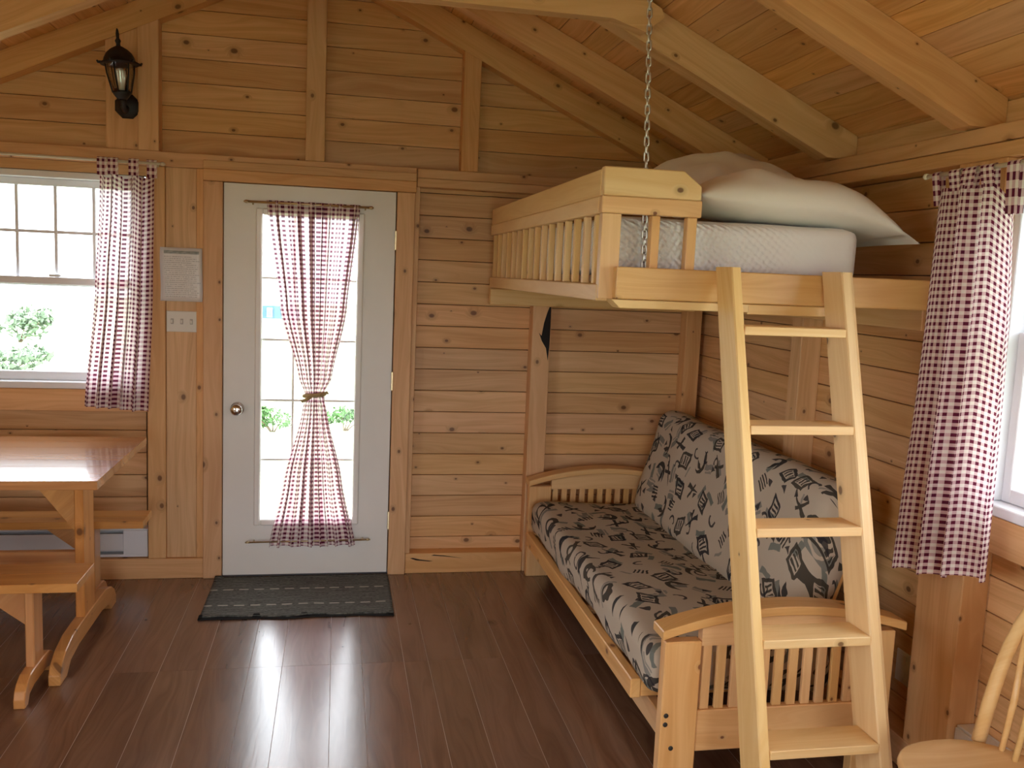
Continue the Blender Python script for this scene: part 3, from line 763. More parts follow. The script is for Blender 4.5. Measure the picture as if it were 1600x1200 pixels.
# ------------------------------------------------------------------ ladder
lad = thing('loft_ladder', 'pale pine five-rung ladder leaning on the loft bed', 'ladder', (1.33, 2.09, 0.0))
LS = 0.3056; LY0 = 2.022                      # front edge y = LY0 + LS*z
def lyf(z): return LY0 + LS*z
def stringer(a, b_, ch):
    zt = 1.700; rings = []
    for z, dep in ((0.0, 0.140), (zt, 0.118)):
        yf = lyf(z); c3 = 0.004
        rings.append([Vector(p) for p in ((a+c3, yf, z), (b_-ch, yf, z), (b_, yf+ch*0.9, z), (b_, yf+dep-c3, z), (b_-c3, yf+dep, z), (a+c3, yf+dep, z), (a, yf+dep-c3, z), (a, yf+c3, z))])
    c = Vector(((a+b_)/2, lyf(zt/2)+0.06, zt/2)); R = frame_from((0, LS, 1), (1, 0, 0)); Ri = R.transposed()
    me = ring_mesh('stringer', [[Ri @ (p-c) for p in r] for r in rings], smooth=False)
    link_mesh('stringer', me, P_, lad, T(*c) @ R.to_4x4())
stringer(1.150, 1.181, 0.004); stringer(1.510, 1.556, 0.017)
for z in (0.364, 0.643, 0.937, 1.219, 1.502, 0.085):
    box('rung', 1.1815, 1.5095, lyf(z)+0.003, lyf(z)+0.116, z, z+0.026, P_, lad, 'x', 0.002)

# ------------------------------------------------------------------ futon
FM = M['futon']
fut = thing('futon_couch', 'varnished pine futon couch with slatted curved arms', 'futon couch', (1.45, 3.68, 0.0))
def arm(y0, near):
    s = 1 if near else -1
    yb = y0 if near else y0-0.045
    def by(a, b_): return (y0+a, y0+b_) if near else (y0-b_, y0-a)
    ya, ye = by(0.0, 0.045)
    p1 = box('arm_post', 1.046, 1.170, ya, ye, 0.0, 0.508, FM, fut, 'z', 0.004)
    box('arm_post', 1.735, 1.860, ya, ye, 0.0, 0.520, FM, fut, 'z', 0.004)
    yr0, yr1 = by(0.006, 0.040)
    box('lower_rail', 1.171, 1.734, yr0, yr1, 0.130, 0.270, FM, fut, 'x', 0.003)
    top = lambda x: 0.520 + 0.066*(1-((x-1.47)/0.425)**2)
    xs = [1.171 + (1.734-1.171)*i/10 for i in range(11)]
    prism('upper_rail', [(xs[0], yr0, 0.490), (xs[-1], yr0, 0.490)] + [(q, yr0, top(q)-0.003) for q in xs[::-1]], (0, yr1-yr0, 0), FM, fut, (1, 0, 0))
    n = 11
    for i in range(n):
        c = 1.171 + (1.734-1.171)*(i+0.5)/n + 0.0
        y2, y3 = by(0.014, 0.030); box('arm_slat', c-0.0155, c+0.0155, y2, y3, 0.2705, 0.4895, FM, fut, 'z', 0.002)
    xs = [1.034 + (1.895-1.034)*i/22 for i in range(23)]
    yt0, yt1 = by(-0.006, 0.090)
    pts = [(q, yt0, top(q)) for q in xs] + [(q, yt0, top(q)+0.030) for q in xs[::-1]]
    prism('arm_top', pts, (0, yt1-yt0, 0), FM, fut, (1, 0, 0), 0.003)
    if near:
        for bx_, bz in ((1.062, 0.262), (1.061, 0.232), (1.085, 0.150)):
            lathe('bolt_cap', [(0.001, 0), (0.008, 0), (0.008, 0.002), (0.005, 0.003), (0.001, 0.003)], M['darkdot'], p1, T(bx_, ya-0.0002, bz) @ RXm(90), 12)
arm(2.602, True); arm(4.752, False)
box('seat_rail', 1.030, 1.068, 2.860, 4.655, 0.196, 0.266, FM, fut, 'y', 0.004)
box('seat_end_rail', 1.069, 1.72, 2.862, 2.900, 0.200, 0.264, FM, fut, 'x', 0.003)
box('seat_end_rail', 1.069, 1.72, 4.615, 4.653, 0.200, 0.264, FM, fut, 'x', 0.003)
box('stretcher', 1.100, 1.138, 2.648, 4.706, 0.105, 0.190, FM, fut, 'y', 0.003)
box('stretcher', 1.790, 1.828, 2.648, 4.706, 0.130, 0.270, FM, fut, 'y', 0.003)
for i in range(9):
    y = 2.97 + (4.55-2.97)*i/8; box('seat_slat', 1.069, 1.72, y-0.03, y+0.03, 0.240, 0.258, FM, fut, 'x', 0.002)
ang = math.atan2(0.20, 0.60)
beam('back_rail', (1.895, 2.90, 0.86), (1.895, 4.62, 0.86), 0.028, 0.07, (0.3, 0, 1), FM, fut)
for y in (2.93, 3.76, 4.59): beam('back_slat', (1.735, y, 0.30), (1.905, y, 0.84), 0.06, 0.02, (1, 0, -0.33), FM, fut)

fm = thing('futon_mattress', 'beige futon mattress with a black and grey brush-mark print', 'mattress', (1.40, 3.74, 0.26))
def seat_shape(p):
    # local x along y-world, local y across (towards wall), local z up; the seat dips to the back
    return (p.x, p.y, p.z - 0.02*max(0, p.y)/0.35 + 0.008*math.sin(p.x*5))
bx4 = lambda cx, cy, cz: T(cx, cy, cz) @ Matrix(((0, 1, 0, 0), (1, 0, 0, 0), (0, 0, 1, 0), (0, 0, 0, 1)))
Rseat = Matrix(((0, 1, 0), (-1, 0, 0), (0, 0, 1)))       # local x -> -y world, local y -> +x world
def m3(R, c): m = R.to_4x4(); m.translation = c; return m
rounded('seat_section', (1.945, 0.675, 0.172), 0.052, M['print'], fm, m3(Rseat, Vector((1.385, 3.695, 0.348))), 26, 0.006, 5, seat_shape)
tilt = math.radians(14)
up = Vector((math.sin(tilt), 0, math.cos(tilt))); nrm = Vector((-math.cos(tilt), 0, math.sin(tilt)))
Rb = Matrix((Vector((0, -1, 0)), up, Vector((0, -1, 0)).cross(up))).transposed()
rounded('back_section', (1.80, 0.60, 0.185), 0.085, M['print'], fm, m3(Rb, Vector((1.615, 3.76, 0.40)) + up*0.285 - nrm*0.078), 26, 0.007, 11)

# ------------------------------------------------------------------ curtains
def fold(u, n, amp, seed=0.0):
    """uneven zig-zag gathers: (sideways shift, depth)"""
    w = u + 0.035*math.sin(2*PI*u*1.7+seed) + 0.02*math.sin(2*PI*u*3.1+seed*2)
    return amp*math.sin(2*PI*n*w), amp*math.cos(2*PI*n*w)
def lerp(a, b_, t): return a + (b_-a)*t
def table_lerp(tab, v):
    for (v0, *a), (v1, *b_) in zip(tab[:-1], tab[1:]):
        if v <= v1:
            t = (v-v0)/(v1-v0); t = t*t*(3-2*t)*0.4 + t*0.6
            return [lerp(p, q, t) for p, q in zip(a, b_)]
    return list(tab[-1][1:])
# door curtain: gathered on two rods and tied at the waist
YD = YC-0.040
dtab = [(0.0, -0.362, 0.120, 0.010), (0.03, -0.358, 0.117, 0.010), (0.30, -0.290, 0.060, 0.014), (0.50, -0.190, -0.018, 0.017), (0.548, -0.155, -0.062, 0.017), (0.60, -0.172, -0.040, 0.016), (0.80, -0.262, 0.050, 0.014), (1.0, -0.334, 0.130, 0.012)]
ZT, ZBm = 1.968, 0.175
def dcur(off=0.0):
    def f(u, v):
        a, b_, d = table_lerp(dtab, v); w = b_-a
        sx, sy = fold(u, 11, 1.0, 0.8); s2, _ = fold(u, 5, 1.0, 2.1)
        x = a + w*u + w*0.024*sx + w*0.03*s2*(0.4 + 0.6*v if v > 0.55 else 1-v*0.5)
        return (x, YD + off + d*0.8*sy, lerp(ZT, ZBm, v) + 0.004*math.sin(u*40)*(v > 0.98))
    return f
dc = thing('door_curtain', 'sheer burgundy gingham curtain tied at the waist on the door', 'curtain', (-0.11, YD, ZBm))
o = grid('panel', 200, 90, lambda u, v: dcur()(u, 0.028 + v*0.91), M['sheer'], dc, lambda u, v: (u*0.92, (0.028 + v*0.91)*1.79), (-0.11, YD, ZBm))
grid('heading', 200, 4, lambda u, v: dcur(0.0)(u, v*0.028), M['hem'], dc, lambda u, v: (u*0.92, v*0.028*1.79), (-0.11, YD, ZBm))
grid('hem', 200, 8, lambda u, v: dcur(-0.001)(u, 0.938 + v*0.062), M['hem'], dc, lambda u, v: (u*0.92, (0.938 + v*0.062)*1.79), (-0.11, YD, ZBm))
zt_ = lerp(ZT, ZBm, 0.548)
tie = tube('tieback', [(-0.109 + 0.052*math.cos(a), YD + 0.022*math.sin(a), zt_ + 0.006*math.cos(a)) for a in [2*PI*k/24 for k in range(25)]], 0.011, M['tie'], dc, 8)
tube('ribbon_end', [(-0.075, YD-0.022, zt_), (-0.060, YD-0.030, zt_+0.010), (-0.045, YD-0.030, zt_+0.018), (-0.038, YD-0.026, zt_+0.010)], [0.010, 0.008, 0.009, 0.004], M['tie'], tie, 8)
tube('ribbon_end', [(-0.125, YD-0.022, zt_-0.005), (-0.150, YD-0.030, zt_-0.022), (-0.170, YD-0.030, zt_-0.030), (-0.178, YD-0.026, zt_-0.024)], [0.010, 0.009, 0.009, 0.004], M['tie'], tie, 8)
def rod(name, p0, p1, label, mat, wall_dir, r=0.006, back=0.036):
    o_ = thing(name, label, 'curtain rod', p0)
    tube('bar', [p0, p1], r, mat, o_, 10); d = (Vector(p1)-Vector(p0)).normalized()
    for p, s in ((Vector(p0), -1), (Vector(p1), 1)):
        tube('finial', [p, p + d*s*0.012, p + d*s*0.022], [r*1.2, r*1.5, r*0.6], mat, o_, 10)
        q = p - d*s*0.02; e = q + Vector(wall_dir)*back
        tube('bracket', [q, q + Vector(wall_dir)*back*0.5, e, e + Vector((0, 0, -0.012))], 0.004, mat, o_, 8)
    return o_
rod('curtain_rod', (-0.448, YD, 1.956), (0.151, YD, 1.958), 'slim brass curtain rod above the door glass', M['brass'], (0, 1, 0), 0.006, 0.0385)
rod('curtain_rod', (-0.430, YD, 0.200), (0.174, YD, 0.206), 'slim brass curtain rod below the door glass', M['brass'], (0, 1, 0), 0.004, 0.0385)

# left window curtain (tab top, gathered to the right)
YW = YC-0.050
cl = thing('window_curtain', 'burgundy gingham tab curtain on the left window beside the notice', 'curtain', (-1.07, YW, 0.89))
def lcur(u, v):
    a = table_lerp([(0, -1.150, -0.893), (0.12, -1.155, -0.895), (0.5, -1.185, -0.905), (1.0, -1.245, -0.932)], v); w = a[1]-a[0]
    sx, sy = fold(u, 5.5, 1.0, 1.3); s2, c2 = fold(u, 2.0, 1.0, 0.2)
    k = min(1.0, 0.55 + v*0.6)
    return (a[0] + w*u + w*0.055*sx*k + w*0.035*s2, YW + 0.020*sy*k + 0.012*c2, lerp(2.062 - 0.030*abs(math.sin(PI*3*u))**1.5*(1-v), 0.888 + 0.025*(1-u), v))
LW_, LH_ = 0.56, 1.18
O_ = (-1.07, YW, 0.89)
grid('panel', 150, 70, lambda u, v: lcur(u, v*0.955), M['ging'], cl, lambda u, v: (u*LW_, v*0.955*LH_), O_)
grid('hem', 150, 6, lambda u, v: lcur(u, 0.955 + v*0.045), M['hem'], cl, lambda u, v: (u*LW_, (0.955+v*0.045)*LH_), O_)
for i in range(4):
    uc = 0.04 + 0.92*i/3; p = lcur(uc, 0.0); rx = p[0]
    def tabf(u, v, rx=rx, p=p):
        a = v*2*PI*0.94 + PI*1.03; hh = (2.118 + 0.010 - p[2]) ; zc = 2.118
        if v < 0.35: q = (p[1]-0.009, lerp(p[2]-0.012, zc, v/0.35))
        elif v > 0.65: q = (p[1]+0.009, lerp(zc, p[2]-0.012, (v-0.65)/0.35))
        else:
            t = PI*(v-0.35)/0.30; q = (lerp(p[1], YW, 0.6)-0.011*math.cos(t), zc + 0.011*math.sin(t))
        return (rx + (u-0.5)*0.044, q[0], q[1])
    grid('tab', 3, 24, tabf, M['hem'], cl, lambda u, v: (u*0.045, v*0.16), O_)
rod('curtain_rod', (-2.10, YW, 2.118), (-0.860, YW, 2.112), 'cream curtain rod over the left window', M['rod'], (0, 1, 0), 0.007, 0.048)

# right window curtain
XW = 1.862
cr_ = thing('window_curtain', 'burgundy gingham tab curtain on the right window by the ladder', 'curtain', (XW, 2.50, 0.66))
def rcur(u, v):
    # u=0 at the far end, u=1 near the camera
    a = table_lerp([(0, 2.632, 2.262), (0.3, 2.640, 2.235), (0.5, 2.648, 2.230), (1.0, 2.690, 2.224)], v); w = a[1]-a[0]
    sx, sy = fold(u, 3.6, 1.0, 0.4); s2, c2 = fold(u, 1.3, 1.0, 1.9)
    k = min(1, 0.5 + v*0.7)
    top = 1.975 - 0.085*(u > 0.72)*(u-0.72)/0.28*1.3 - 0.05*(1-min(1, u/0.12))
    return (XW + 0.024*sy*k + 0.012*c2, a[0] + w*u + w*0.030*sx*k + w*0.02*s2, lerp(top, 0.712 + 0.108*u + 0.006*math.sin(u*9), v))
O_ = (XW, 2.5, 0.66); RW_, RH_ = 0.62, 1.32
grid('panel', 130, 80, lambda u, v: rcur(u, v*0.95), M['ging'], cr_, lambda u, v: (u*RW_, v*0.95*RH_), O_)
grid('hem', 130, 6, lambda u, v: rcur(u, 0.95 + v*0.05), M['hem'], cr_, lambda u, v: (u*RW_, (0.95+v*0.05)*RH_), O_)
for uc, wd in ((0.025, 0.034), (0.27, 0.05), (0.50, 0.06), (0.70, 0.055), (0.93, 0.05)):
    p = rcur(uc, 0.0)
    def tabf(u, v, p=p, wd=wd):
        zc = 2.018
        if v < 0.35: q = (lerp(p[0]-0.008, XW-0.012, v/0.35), lerp(p[2]-0.012, zc, v/0.35))
        elif v > 0.65: q = (lerp(XW+0.012, p[0]+0.010, (v-0.65)/0.35), lerp(zc, p[2]-0.012, (v-0.65)/0.35))
        else:
            t = PI*(v-0.35)/0.30; q = (XW-0.012*math.cos(t), zc + 0.012*math.sin(t))
        return (q[0], p[1] + (0.5-u)*wd, q[1])
    grid('tab', 3, 24, tabf, M['hem'], cr_, lambda u, v, wd=wd: (u*wd, v*0.2), O_)
rod('curtain_rod', (XW, 2.668, 2.020), (XW, 1.05, 2.020), 'cream curtain rod over the right window', M['rod'], (1, 0, 0), 0.007, 0.092)

# ------------------------------------------------------------------ trestle table and benches
TB = M['table']
def trestle(root, x0, x1, y0, y1, ztop, leg_w, foot_h, mirror=1):
    yc = (y0+y1)/2
    box('leg', x0, x1, yc-leg_w/2, yc+leg_w/2, foot_h*0.72, ztop, TB, root, 'z', 0.004)
    n = 8; prof = []
    L = y1-y0
    tp = [(0, 0.0), (0.0, 0.30), (0.03, 0.58), (0.09, 0.80), (0.20, 0.97), (0.34, 1.0), (0.66, 1.0), (0.80, 0.97), (0.91, 0.80), (0.97, 0.58), (1.0, 0.30), (1.0, 0.0), (0.90, 0.0), (0.84, 0.30), (0.70, 0.42), (0.30, 0.42), (0.16, 0.30), (0.10, 0.0)]
    a, b_ = x0-0.004, x1+0.004
    prism('foot', [(a, y0 + L*p, foot_h*q) for p, q in tp], (b_-a, 0, 0), TB, root, (0, 1, 0), 0.003)
    w = min(0.20, L*0.42); cl_ = box('cleat', x0-0.02, x1+0.0, yc-L*0.40, yc+L*0.40, ztop-0.001, ztop+0.0, TB, root, 'y', 0) if False else None
def top_boards(root, x0, x1, y0, y1, z0, z1, n, mat):
    for i in range(n):
        a = y0 + (y1-y0)*i/n; b_ = y0 + (y1-y0)*(i+1)/n
        box('top_board', x0, x1, a+0.0004, b_-0.0004, z0, z1, mat, root, 'x', 0.0015)
tab = thing('trestle_table', 'varnished orange pine trestle table under the left window', 'table', (-1.52, 4.05, 0))
TXL = -2.16
top_boards(tab, TXL, -0.888, 3.606, 4.522, 0.765, 0.800, 7, M['tabletop'])
for x0, x1 in ((-1.062, -1.026), (TXL+0.138, TXL+0.174)): trestle(tab, x0, x1, 3.572, 4.470, 0.764, 0.165, 0.135)
for s, xa, xb in ((1, -1.0625, -1.235), (-1, TXL+0.1745, TXL+0.345)):
    prism('brace', [(xa, 4.005, 0.764), (xb, 4.005, 0.764), (xb - s*0.03, 4.005, 0.735), (xa, 4.005, 0.47)], (0, 0.036, 0), TB, tab, (s, 0, 0.9))
box('stretcher', TXL+0.175, -1.063, 4.0055, 4.0405, 0.30, 0.40, TB, tab, 'x', 0.003)
def bench(label, xr, ya, yb, ztop, xt, foot_y0, foot_y1):
    b_ = thing('trestle_bench', label, 'bench', (-1.5, (ya+yb)/2, 0), 'benches at the trestle table')
    top_boards(b_, TXL, xr, ya, yb, ztop-0.034, ztop, 2, M['table'])
    for x0 in (xt, TXL+0.20): trestle(b_, x0, x0+0.032, foot_y0, foot_y1, ztop-0.035, 0.105, 0.105)
    yc = (foot_y0+foot_y1)/2
    for s, xa, xb in ((1, xt-0.0005, xt-0.16), (-1, TXL+0.2325, TXL+0.40)):
        prism('brace', [(xa, yc-0.016, ztop-0.035), (xb, yc-0.016, ztop-0.035), (xb - s*0.02, yc-0.016, ztop-0.06), (xa, yc-0.016, ztop-0.20)], (0, 0.032, 0), TB, b_, (s, 0, 0.9))
bench('orange pine bench in front of the trestle table', -0.924, 3.452, 3.695, 0.450, -1.128, 3.392, 3.756)
bench('orange pine bench between the trestle table and the heater', -0.864, 4.300, 4.498, 0.446, -1.118, 4.235, 4.565)

# ------------------------------------------------------------------ bow-back chair
ch = thing('windsor_chair', 'pale wooden bow-back chair in the right foreground', 'chair', (1.625, 1.825, 0), None, math.radians(4))
CHM = WM[ch.name]
def cw(x, y, z): return CHM @ Vector((x, y, z))       # chair faces -x
def seat_mesh():
    n = 40; rings = []
    def outline(k):
        a = 2*PI*k/n; c, s = math.cos(a), math.sin(a)
        rx = 0.205; ry = 0.225
        x = -rx*math.copysign(abs(c)**0.78, c); y = ry*math.copysign(abs(s)**0.78, s)
        if x > 0: y *= 1 - 0.20*(x/rx)**2
        return x, y
    for sc_, z in ((0.55, 0.410), (0.93, 0.413), (0.985, 0.428), (1.0, 0.438), (0.985, 0.448), (0.95, 0.452), (0.80, 0.447), (0.5, 0.436), (0.2, 0.434), (0.02, 0.434)):
        rings.append([cw(outline(k)[0]*sc_, outline(k)[1]*sc_, z) - cw(0, 0, 0) for k in range(n)])
    return ring_mesh('seat', rings)
link_mesh('seat', seat_mesh(), M['chair'], ch, T(*cw(0, 0, 0)))
bow = []
for k in range(33):
    t = k/32; a = PI*(1-t); yy = 0.190*math.cos(a)*(1.06 if True else 1); hgt = 0.50*max(0.0, math.sin(a))**0.62
    bow.append(cw(0.125 + 0.20*hgt, -yy, 0.442 + hgt))
tube('bow', bow, 0.0185, M['chair'], ch, 12)
for i in range(7):
    t = (i-3)/3.6; yb = 0.165*t; a = math.acos(max(-1, min(1, t*0.93))); hgt = 0.50*math.sin(a)**0.62 - 0.006; yt = 0.201*t*0.93
    tube('spindle', [cw(0.140, yb, 0.440), cw(0.135 + 0.10*hgt, lerp(yb, yt, 0.4), 0.44 + 0.4*hgt), cw(0.125 + 0.20*hgt, yt, 0.442 + hgt)], [0.008, 0.0095, 0.006], M['chair'], ch, 8)
legs = {}
for sx, sy in ((-1, 1), (-1, -1), (1, 1), (1, -1)):
    p0 = Vector((0.135*sx, 0.135*sy, 0.412)); p1 = Vector((0.185*sx, 0.175*sy, 0.0)); legs[(sx, sy)] = (p0, p1)
    pr = [(0, 0.013), (0.10, 0.016), (0.16, 0.020), (0.20, 0.014), (0.24, 0.021), (0.45, 0.020), (0.60, 0.017), (0.66, 0.021), (0.70, 0.015), (1.0, 0.012)]
    tube('leg', [cw(*p0.lerp(p1, t)) for t, _ in pr], [r for _, r in pr], M['chair'], ch, 10)
mids = []
for sy in (1, -1):
    a = legs[(-1, sy)][0].lerp(legs[(-1, sy)][1], 0.6); b_ = legs[(1, sy)][0].lerp(legs[(1, sy)][1], 0.6); mids.append((a+b_)/2)
    tube('stretcher', [cw(*a.lerp(b_, t)) for t in (0, 0.3, 0.5, 0.7, 1)], [0.008, 0.011, 0.014, 0.011, 0.008], M['chair'], ch, 8)
tube('stretcher', [cw(*mids[0].lerp(mids[1], t)) for t in (0, 0.3, 0.5, 0.7, 1)], [0.008, 0.011, 0.014, 0.011, 0.008], M['chair'], ch, 8)

# ------------------------------------------------------------------ door mat
rug = thing('door_mat', 'dark grey woven mat with pale dashed stripes before the door', 'mat', (-0.15, 4.475, 0))
def ruge(u): return 0.006*math.sin(u*11) + 0.004*math.sin(u*23+1)
def rugf(mx, z0, amp):
    def f(u, v):
        x = lerp(-0.600-mx*0.3, 0.292+mx*0.3, u) + (v-0.5)*0.0; y0 = 4.205 - mx + ruge(u)*1.0; y1 = 4.755
        return (x, lerp(y0, y1, v), z0 + amp*max(0, math.sin(u*14+v*2))*(1-v)**2 + 0.010*(1 if u < 0.04 and v > 0.9 else 0))
    return f
thicken(grid('backing', 40, 10, rugf(0.012, 0.004, 0.0), M['rubber'], rug, None, (-0.15, 4.475, 0)), 0.005)
thicken(grid('weave', 60, 24, rugf(0.0, 0.0105, 0.004), M['rug'], rug, None, (-0.15, 4.475, 0.0)), 0.006)
for u0 in (0.003, 0.285, 0.53, 0.985):
    y = 4.200 + ruge(u0); xx = lerp(-0.600, 0.292, u0); w = 0.022 if 0.1 < u0 < 0.9 else 0.012
    prism('corner_grip', [(xx-w, y-0.008, 0.002), (xx+w, y-0.008, 0.002), (xx+w*0.6, y+0.012, 0.017), (xx-w*0.6, y+0.012, 0.017)], (0, 0.004, 0.003), M['rubber'], rug)

# ------------------------------------------------------------------ wall lantern
lam = thing('wall_lantern', 'black coach lantern with clear glass on the gable wall', 'wall lamp', (-1.022, YC+0.012, 2.385))
YLB = YC+0.012
lathe('backplate', [(0.001, 0), (0.062, 0), (0.062, 0.006), (0.054, 0.014), (0.040, 0.020), (0.022, 0.028), (0.001, 0.030)], M['black'], lam, T(-1.022, YLB-0.0002, 2.382) @ RXm(90) @ RZ(22.5), 8)
LY = YLB-0.115
tube('arm', [(-1.022, YLB-0.02, 2.375), (-1.022, YLB-0.055, 2.352), (-1.021, YLB-0.095, 2.362), (-1.020, LY, 2.398)], [0.014, 0.013, 0.013, 0.016], M['black'], lam, 10)
Ml = T(-1.020, LY, 2.395) @ RYm(-4)
lathe('base_cup', [(0.001, 0), (0.020, 0), (0.030, 0.012), (0.040, 0.026), (0.043, 0.036), (0.001, 0.037)], M['black'], lam, Ml, 16)
lathe('glass', [(0.036, 0.037), (0.046, 0.075), (0.055, 0.120), (0.060, 0.158), (0.059, 0.1582), (0.054, 0.120), (0.045, 0.075), (0.035, 0.037)], M['lampglass'], lam, Ml, 24)
for k in range(6):
    a = 2*PI*(k+0.3)/6
    tube('rib', [Ml @ Vector((r*math.cos(a), r*math.sin(a), z)) for r, z in ((0.040, 0.030), (0.050, 0.075), (0.060, 0.120), (0.064, 0.162))], 0.0042, M['black'], lam, 6)
hat = lathe('hat', [(0.086, 0.160), (0.088, 0.166), (0.074, 0.172), (0.068, 0.190), (0.058, 0.210), (0.040, 0.228), (0.020, 0.240), (0.012, 0.244), (0.001, 0.2445)], M['black'], lam, Ml, 24)
for k in range(6):
    a = 2*PI*(k+0.3)/6
    tube('scroll', [Ml @ Vector((r*math.cos(a), r*math.sin(a), z)) for r, z in ((0.080, 0.166), (0.094, 0.166), (0.099, 0.174))], [0.007, 0.006, 0.004], M['black'], hat, 6)
lathe('finial', [(0.011, 0.242), (0.009, 0.255), (0.014, 0.268), (0.007, 0.280), (0.008, 0.300), (0.005, 0.318), (0.001, 0.326)], M['black'], lam, Ml, 12)
lathe('bulb', [(0.012, 0.037), (0.013, 0.060), (0.020, 0.085), (0.026, 0.110), (0.024, 0.130), (0.012, 0.142), (0.001, 0.145)], M['bulb'], lam, Ml, 16)

# ------------------------------------------------------------------ notice, switch, outlet, heaters
nt_ = grid('notice_sheet', 8, 10, lambda u, v: (lerp(-0.872, -0.671, u) + 0.002*math.sin(v*6), YC-0.006 - 0.004*math.sin(u*PI)*math.sin(v*PI) - 0.004*u*v, lerp(1.445, 1.712, v)), M['paper'], None, lambda u, v: (u, v), (-0.77, YC-0.006, 1.445))
tag(thicken(nt_, 0.0012), 'printed white notice in a plastic sleeve beside the door', 'notice')
sw = thing('light_switch', 'ivory triple light switch plate under the notice', 'switch', (-0.771, YC+0.012, 1.342))
box('plate', -0.846, -0.697, YC+0.006, YC+0.0138, 1.290, 1.395, M['plate'], sw, 'x', 0.003)
for q in (-0.818, -0.772, -0.726): box('toggle', q-0.005, q+0.005, YC-0.004, YC+0.0062, 1.334, 1.352, M['plate'], sw, 'z', 0.002); box('slot', q-0.007, q+0.007, YC+0.0052, YC+0.0062, 1.329, 1.357, M['dim'], sw, 'z', 0.0)
ol = thing('power_outlet', 'white power outlet low on the right wall behind the ladder', 'outlet', (XC+0.05, 2.78, 0.25))
ox = XB-0.0065
box('plate', ox, XB-0.0005, 2.765, 2.845, 0.232, 0.350, M['plate'], ol, 'z', 0.002)
for z in (0.262, 0.320): box('socket', ox-0.002, ox-0.0002, 2.786, 2.824, z-0.017, z+0.017, M['plate'], ol, 'z', 0.003)
def heater(label, mp, a0, a1, z0, z1):
    h = thing('baseboard_heater', label, 'heater', (0, 0, 0))
    x0, x1, y0, y1 = mp(a0, a1, -0.068, -0.001); h.matrix_basis = T((x0+x1)/2, (y0+y1)/2, z0); WM[h.name] = h.matrix_basis.copy()
    ax = 'x' if abs(x1-x0) > abs(y1-y0) else 'y'
    def b_(nm, p, q, d0, d1, za, zb, m, bev=0.002): X0, X1, Y0, Y1 = mp(p, q, d0, d1); box(nm, X0, X1, Y0, Y1, za, zb, m, h, ax, bev)
    H_ = z1-z0
    b_('front_panel', a0+0.12, a1-0.12, -0.068, -0.062, z0+H_*0.24, z1-H_*0.17, M['heater'])
    b_('back_panel', a0, a1, -0.012, -0.001, z0, z1, M['heater'])
    b_('fin_block', a0+0.12, a1-0.12, -0.060, -0.013, z0+H_*0.25, z1-H_*0.25, M['slot'])
    b_('top_cover', a0, a1, -0.064, -0.0125, z1-H_*0.05, z1, M['heater'])
    b_('bottom_lip', a0, a1, -0.066, -0.0125, z0, z0+H_*0.10, M['heater'])
    for p, q in ((a0, a0+0.119), (a1-0.119, a1)): b_('end_cap', p, q, -0.070, -0.0125, z0+H_*0.101, z1-H_*0.051, M['heater'])
heater('white baseboard heater on the back wall behind the far bench', mp_back, -2.05, -0.945, 0.112, 0.262)
heater('white baseboard heater on the right wall behind the chair', mp_right, 1.25, 2.428, 0.108, 0.272)

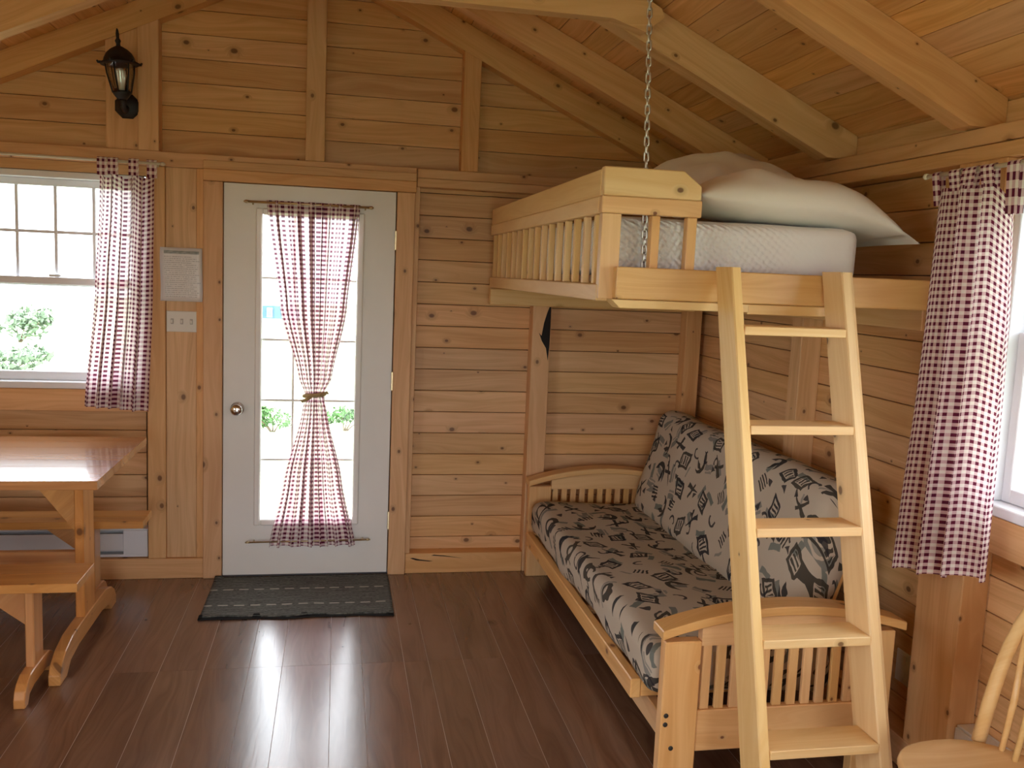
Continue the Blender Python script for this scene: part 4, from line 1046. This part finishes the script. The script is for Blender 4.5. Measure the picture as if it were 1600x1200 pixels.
# ------------------------------------------------------------------ outside
def gz_(x, y): return -0.42 - 0.033*max(0.0, math.hypot(x, y)-9)
gv = []; N_ = 60; gs = [math.copysign(abs(t)**2.2, t)*260 for t in [2*i/N_-1 for i in range(N_+1)]]
gl = grid('lawn', N_, N_, lambda u, v: (gs[round(u*N_)], gs[round(v*N_)], gz_(gs[round(u*N_)], gs[round(v*N_)])), M['grass'])
tag(gl, 'pale sunlit grass outside the windows', None, None, 'structure')
def shrub(x, y, rx, h, mat, label, seed, n=420, leaf=0.05):
    rnd = random.Random(seed); zb = gz_(x, y); s = thing('shrub', label, 'shrub', (x, y, zb), 'shrubs on the lawn')
    vs = []; fs = []
    lumps = [(rnd.uniform(-0.7, 0.7)*rx, rnd.uniform(-0.4, 0.4)*rx, rnd.uniform(0.35, 0.75)*h, rnd.uniform(0.3, 0.5)) for _ in range(7)]
    for i in range(n):
        lx, ly, lz, lr = rnd.choice(lumps); d = Vector((rnd.gauss(0, 1), rnd.gauss(0, 1), rnd.gauss(0, 1))).normalized()*rnd.uniform(0.6, 1)
        c = Vector((lx + d.x*lr*rx*0.8, ly + d.y*lr*rx*0.6, max(0.02, lz + d.z*lr*h*0.8)))
        a = Vector((rnd.gauss(0, 1), rnd.gauss(0, 1), rnd.gauss(0, 1))).normalized(); b_ = a.cross(d).normalized()
        L = leaf*rnd.uniform(0.6, 1.3); k = len(vs)
        vs += [tuple(c - a*L), tuple(c + b_*L*0.45), tuple(c + a*L), tuple(c - b_*L*0.45)]; fs.append((k, k+1, k+2, k+3))
    me = bpy.data.meshes.new('foliage'); me.from_pydata(vs, [], fs); link_mesh('foliage', me, mat, s, T(x, y, zb))
    for i in range(4):
        lx, ly, lz, _ = lumps[i]; tube('stem', [(x, y, zb-0.03), (x+lx*0.5, y+ly*0.5, zb+lz*0.5), (x+lx, y+ly, zb+lz)], [0.02*h+0.006, 0.012*h+0.004, 0.004], M['stem'], s, 6)
shrub(-0.80, 12.0, 0.38, 0.34, M['leaf'], 'green leafy shrub seen through the door glass left of the curtain', 1, 700, 0.035)
shrub(0.12, 12.1, 0.36, 0.36, M['leaf'], 'green leafy shrub seen through the door glass right of the curtain', 2, 700, 0.035)
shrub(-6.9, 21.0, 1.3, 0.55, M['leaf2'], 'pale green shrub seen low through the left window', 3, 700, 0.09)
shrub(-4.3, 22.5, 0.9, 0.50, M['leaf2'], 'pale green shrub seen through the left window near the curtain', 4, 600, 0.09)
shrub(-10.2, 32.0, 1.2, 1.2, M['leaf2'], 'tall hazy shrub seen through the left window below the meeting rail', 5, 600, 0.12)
shrub(8.4, 9.9, 0.9, 0.75, M['leaf'], 'dark green shrub outside the right window', 6, 700, 0.06)
hs = thing('house', 'distant pale house with a blue mansard roof beyond the door glass', 'house', (-4.4, 60, gz_(-4.4, 60)))
hx0, hx1, hy0, hy1, hz = -5.7, -2.6, 59.0, 63.0, gz_(-4.4, 60)
box('wall', hx0, hx1, hy0, hy1, hz-0.3, -1.75, M['hwall'], hs, 'x', 0)
def mans(name, z0, z1, i0, i1, mat):
    rr = [[Vector((a, b_, z)) for a, b_ in ((hx0-0.15+i, hy0-0.15+i), (hx1+0.15-i, hy0-0.15+i), (hx1+0.15-i, hy1+0.15-i), (hx0-0.15+i, hy1+0.15-i))] for z, i in ((z0, i0), (z1, i1))]
    link_mesh(name, ring_mesh(name, rr, smooth=False), mat, hs)
mans('roof', -1.75, -0.95, 0.0, 0.35, M['hroof']); mans('roof_cap', -0.95, -0.70, 0.35, 1.6, M['hwall'])
for q in (-5.1, -4.2, -3.3):
    wq = box('dormer', q-0.16, q+0.16, hy0-0.12, hy0+0.4, -1.68, -1.10, M['hwall'], hs, 'x', 0); box('pane', q-0.11, q+0.11, hy0-0.14, hy0-0.121, -1.6, -1.2, M['slot'], wq, 'x', 0)
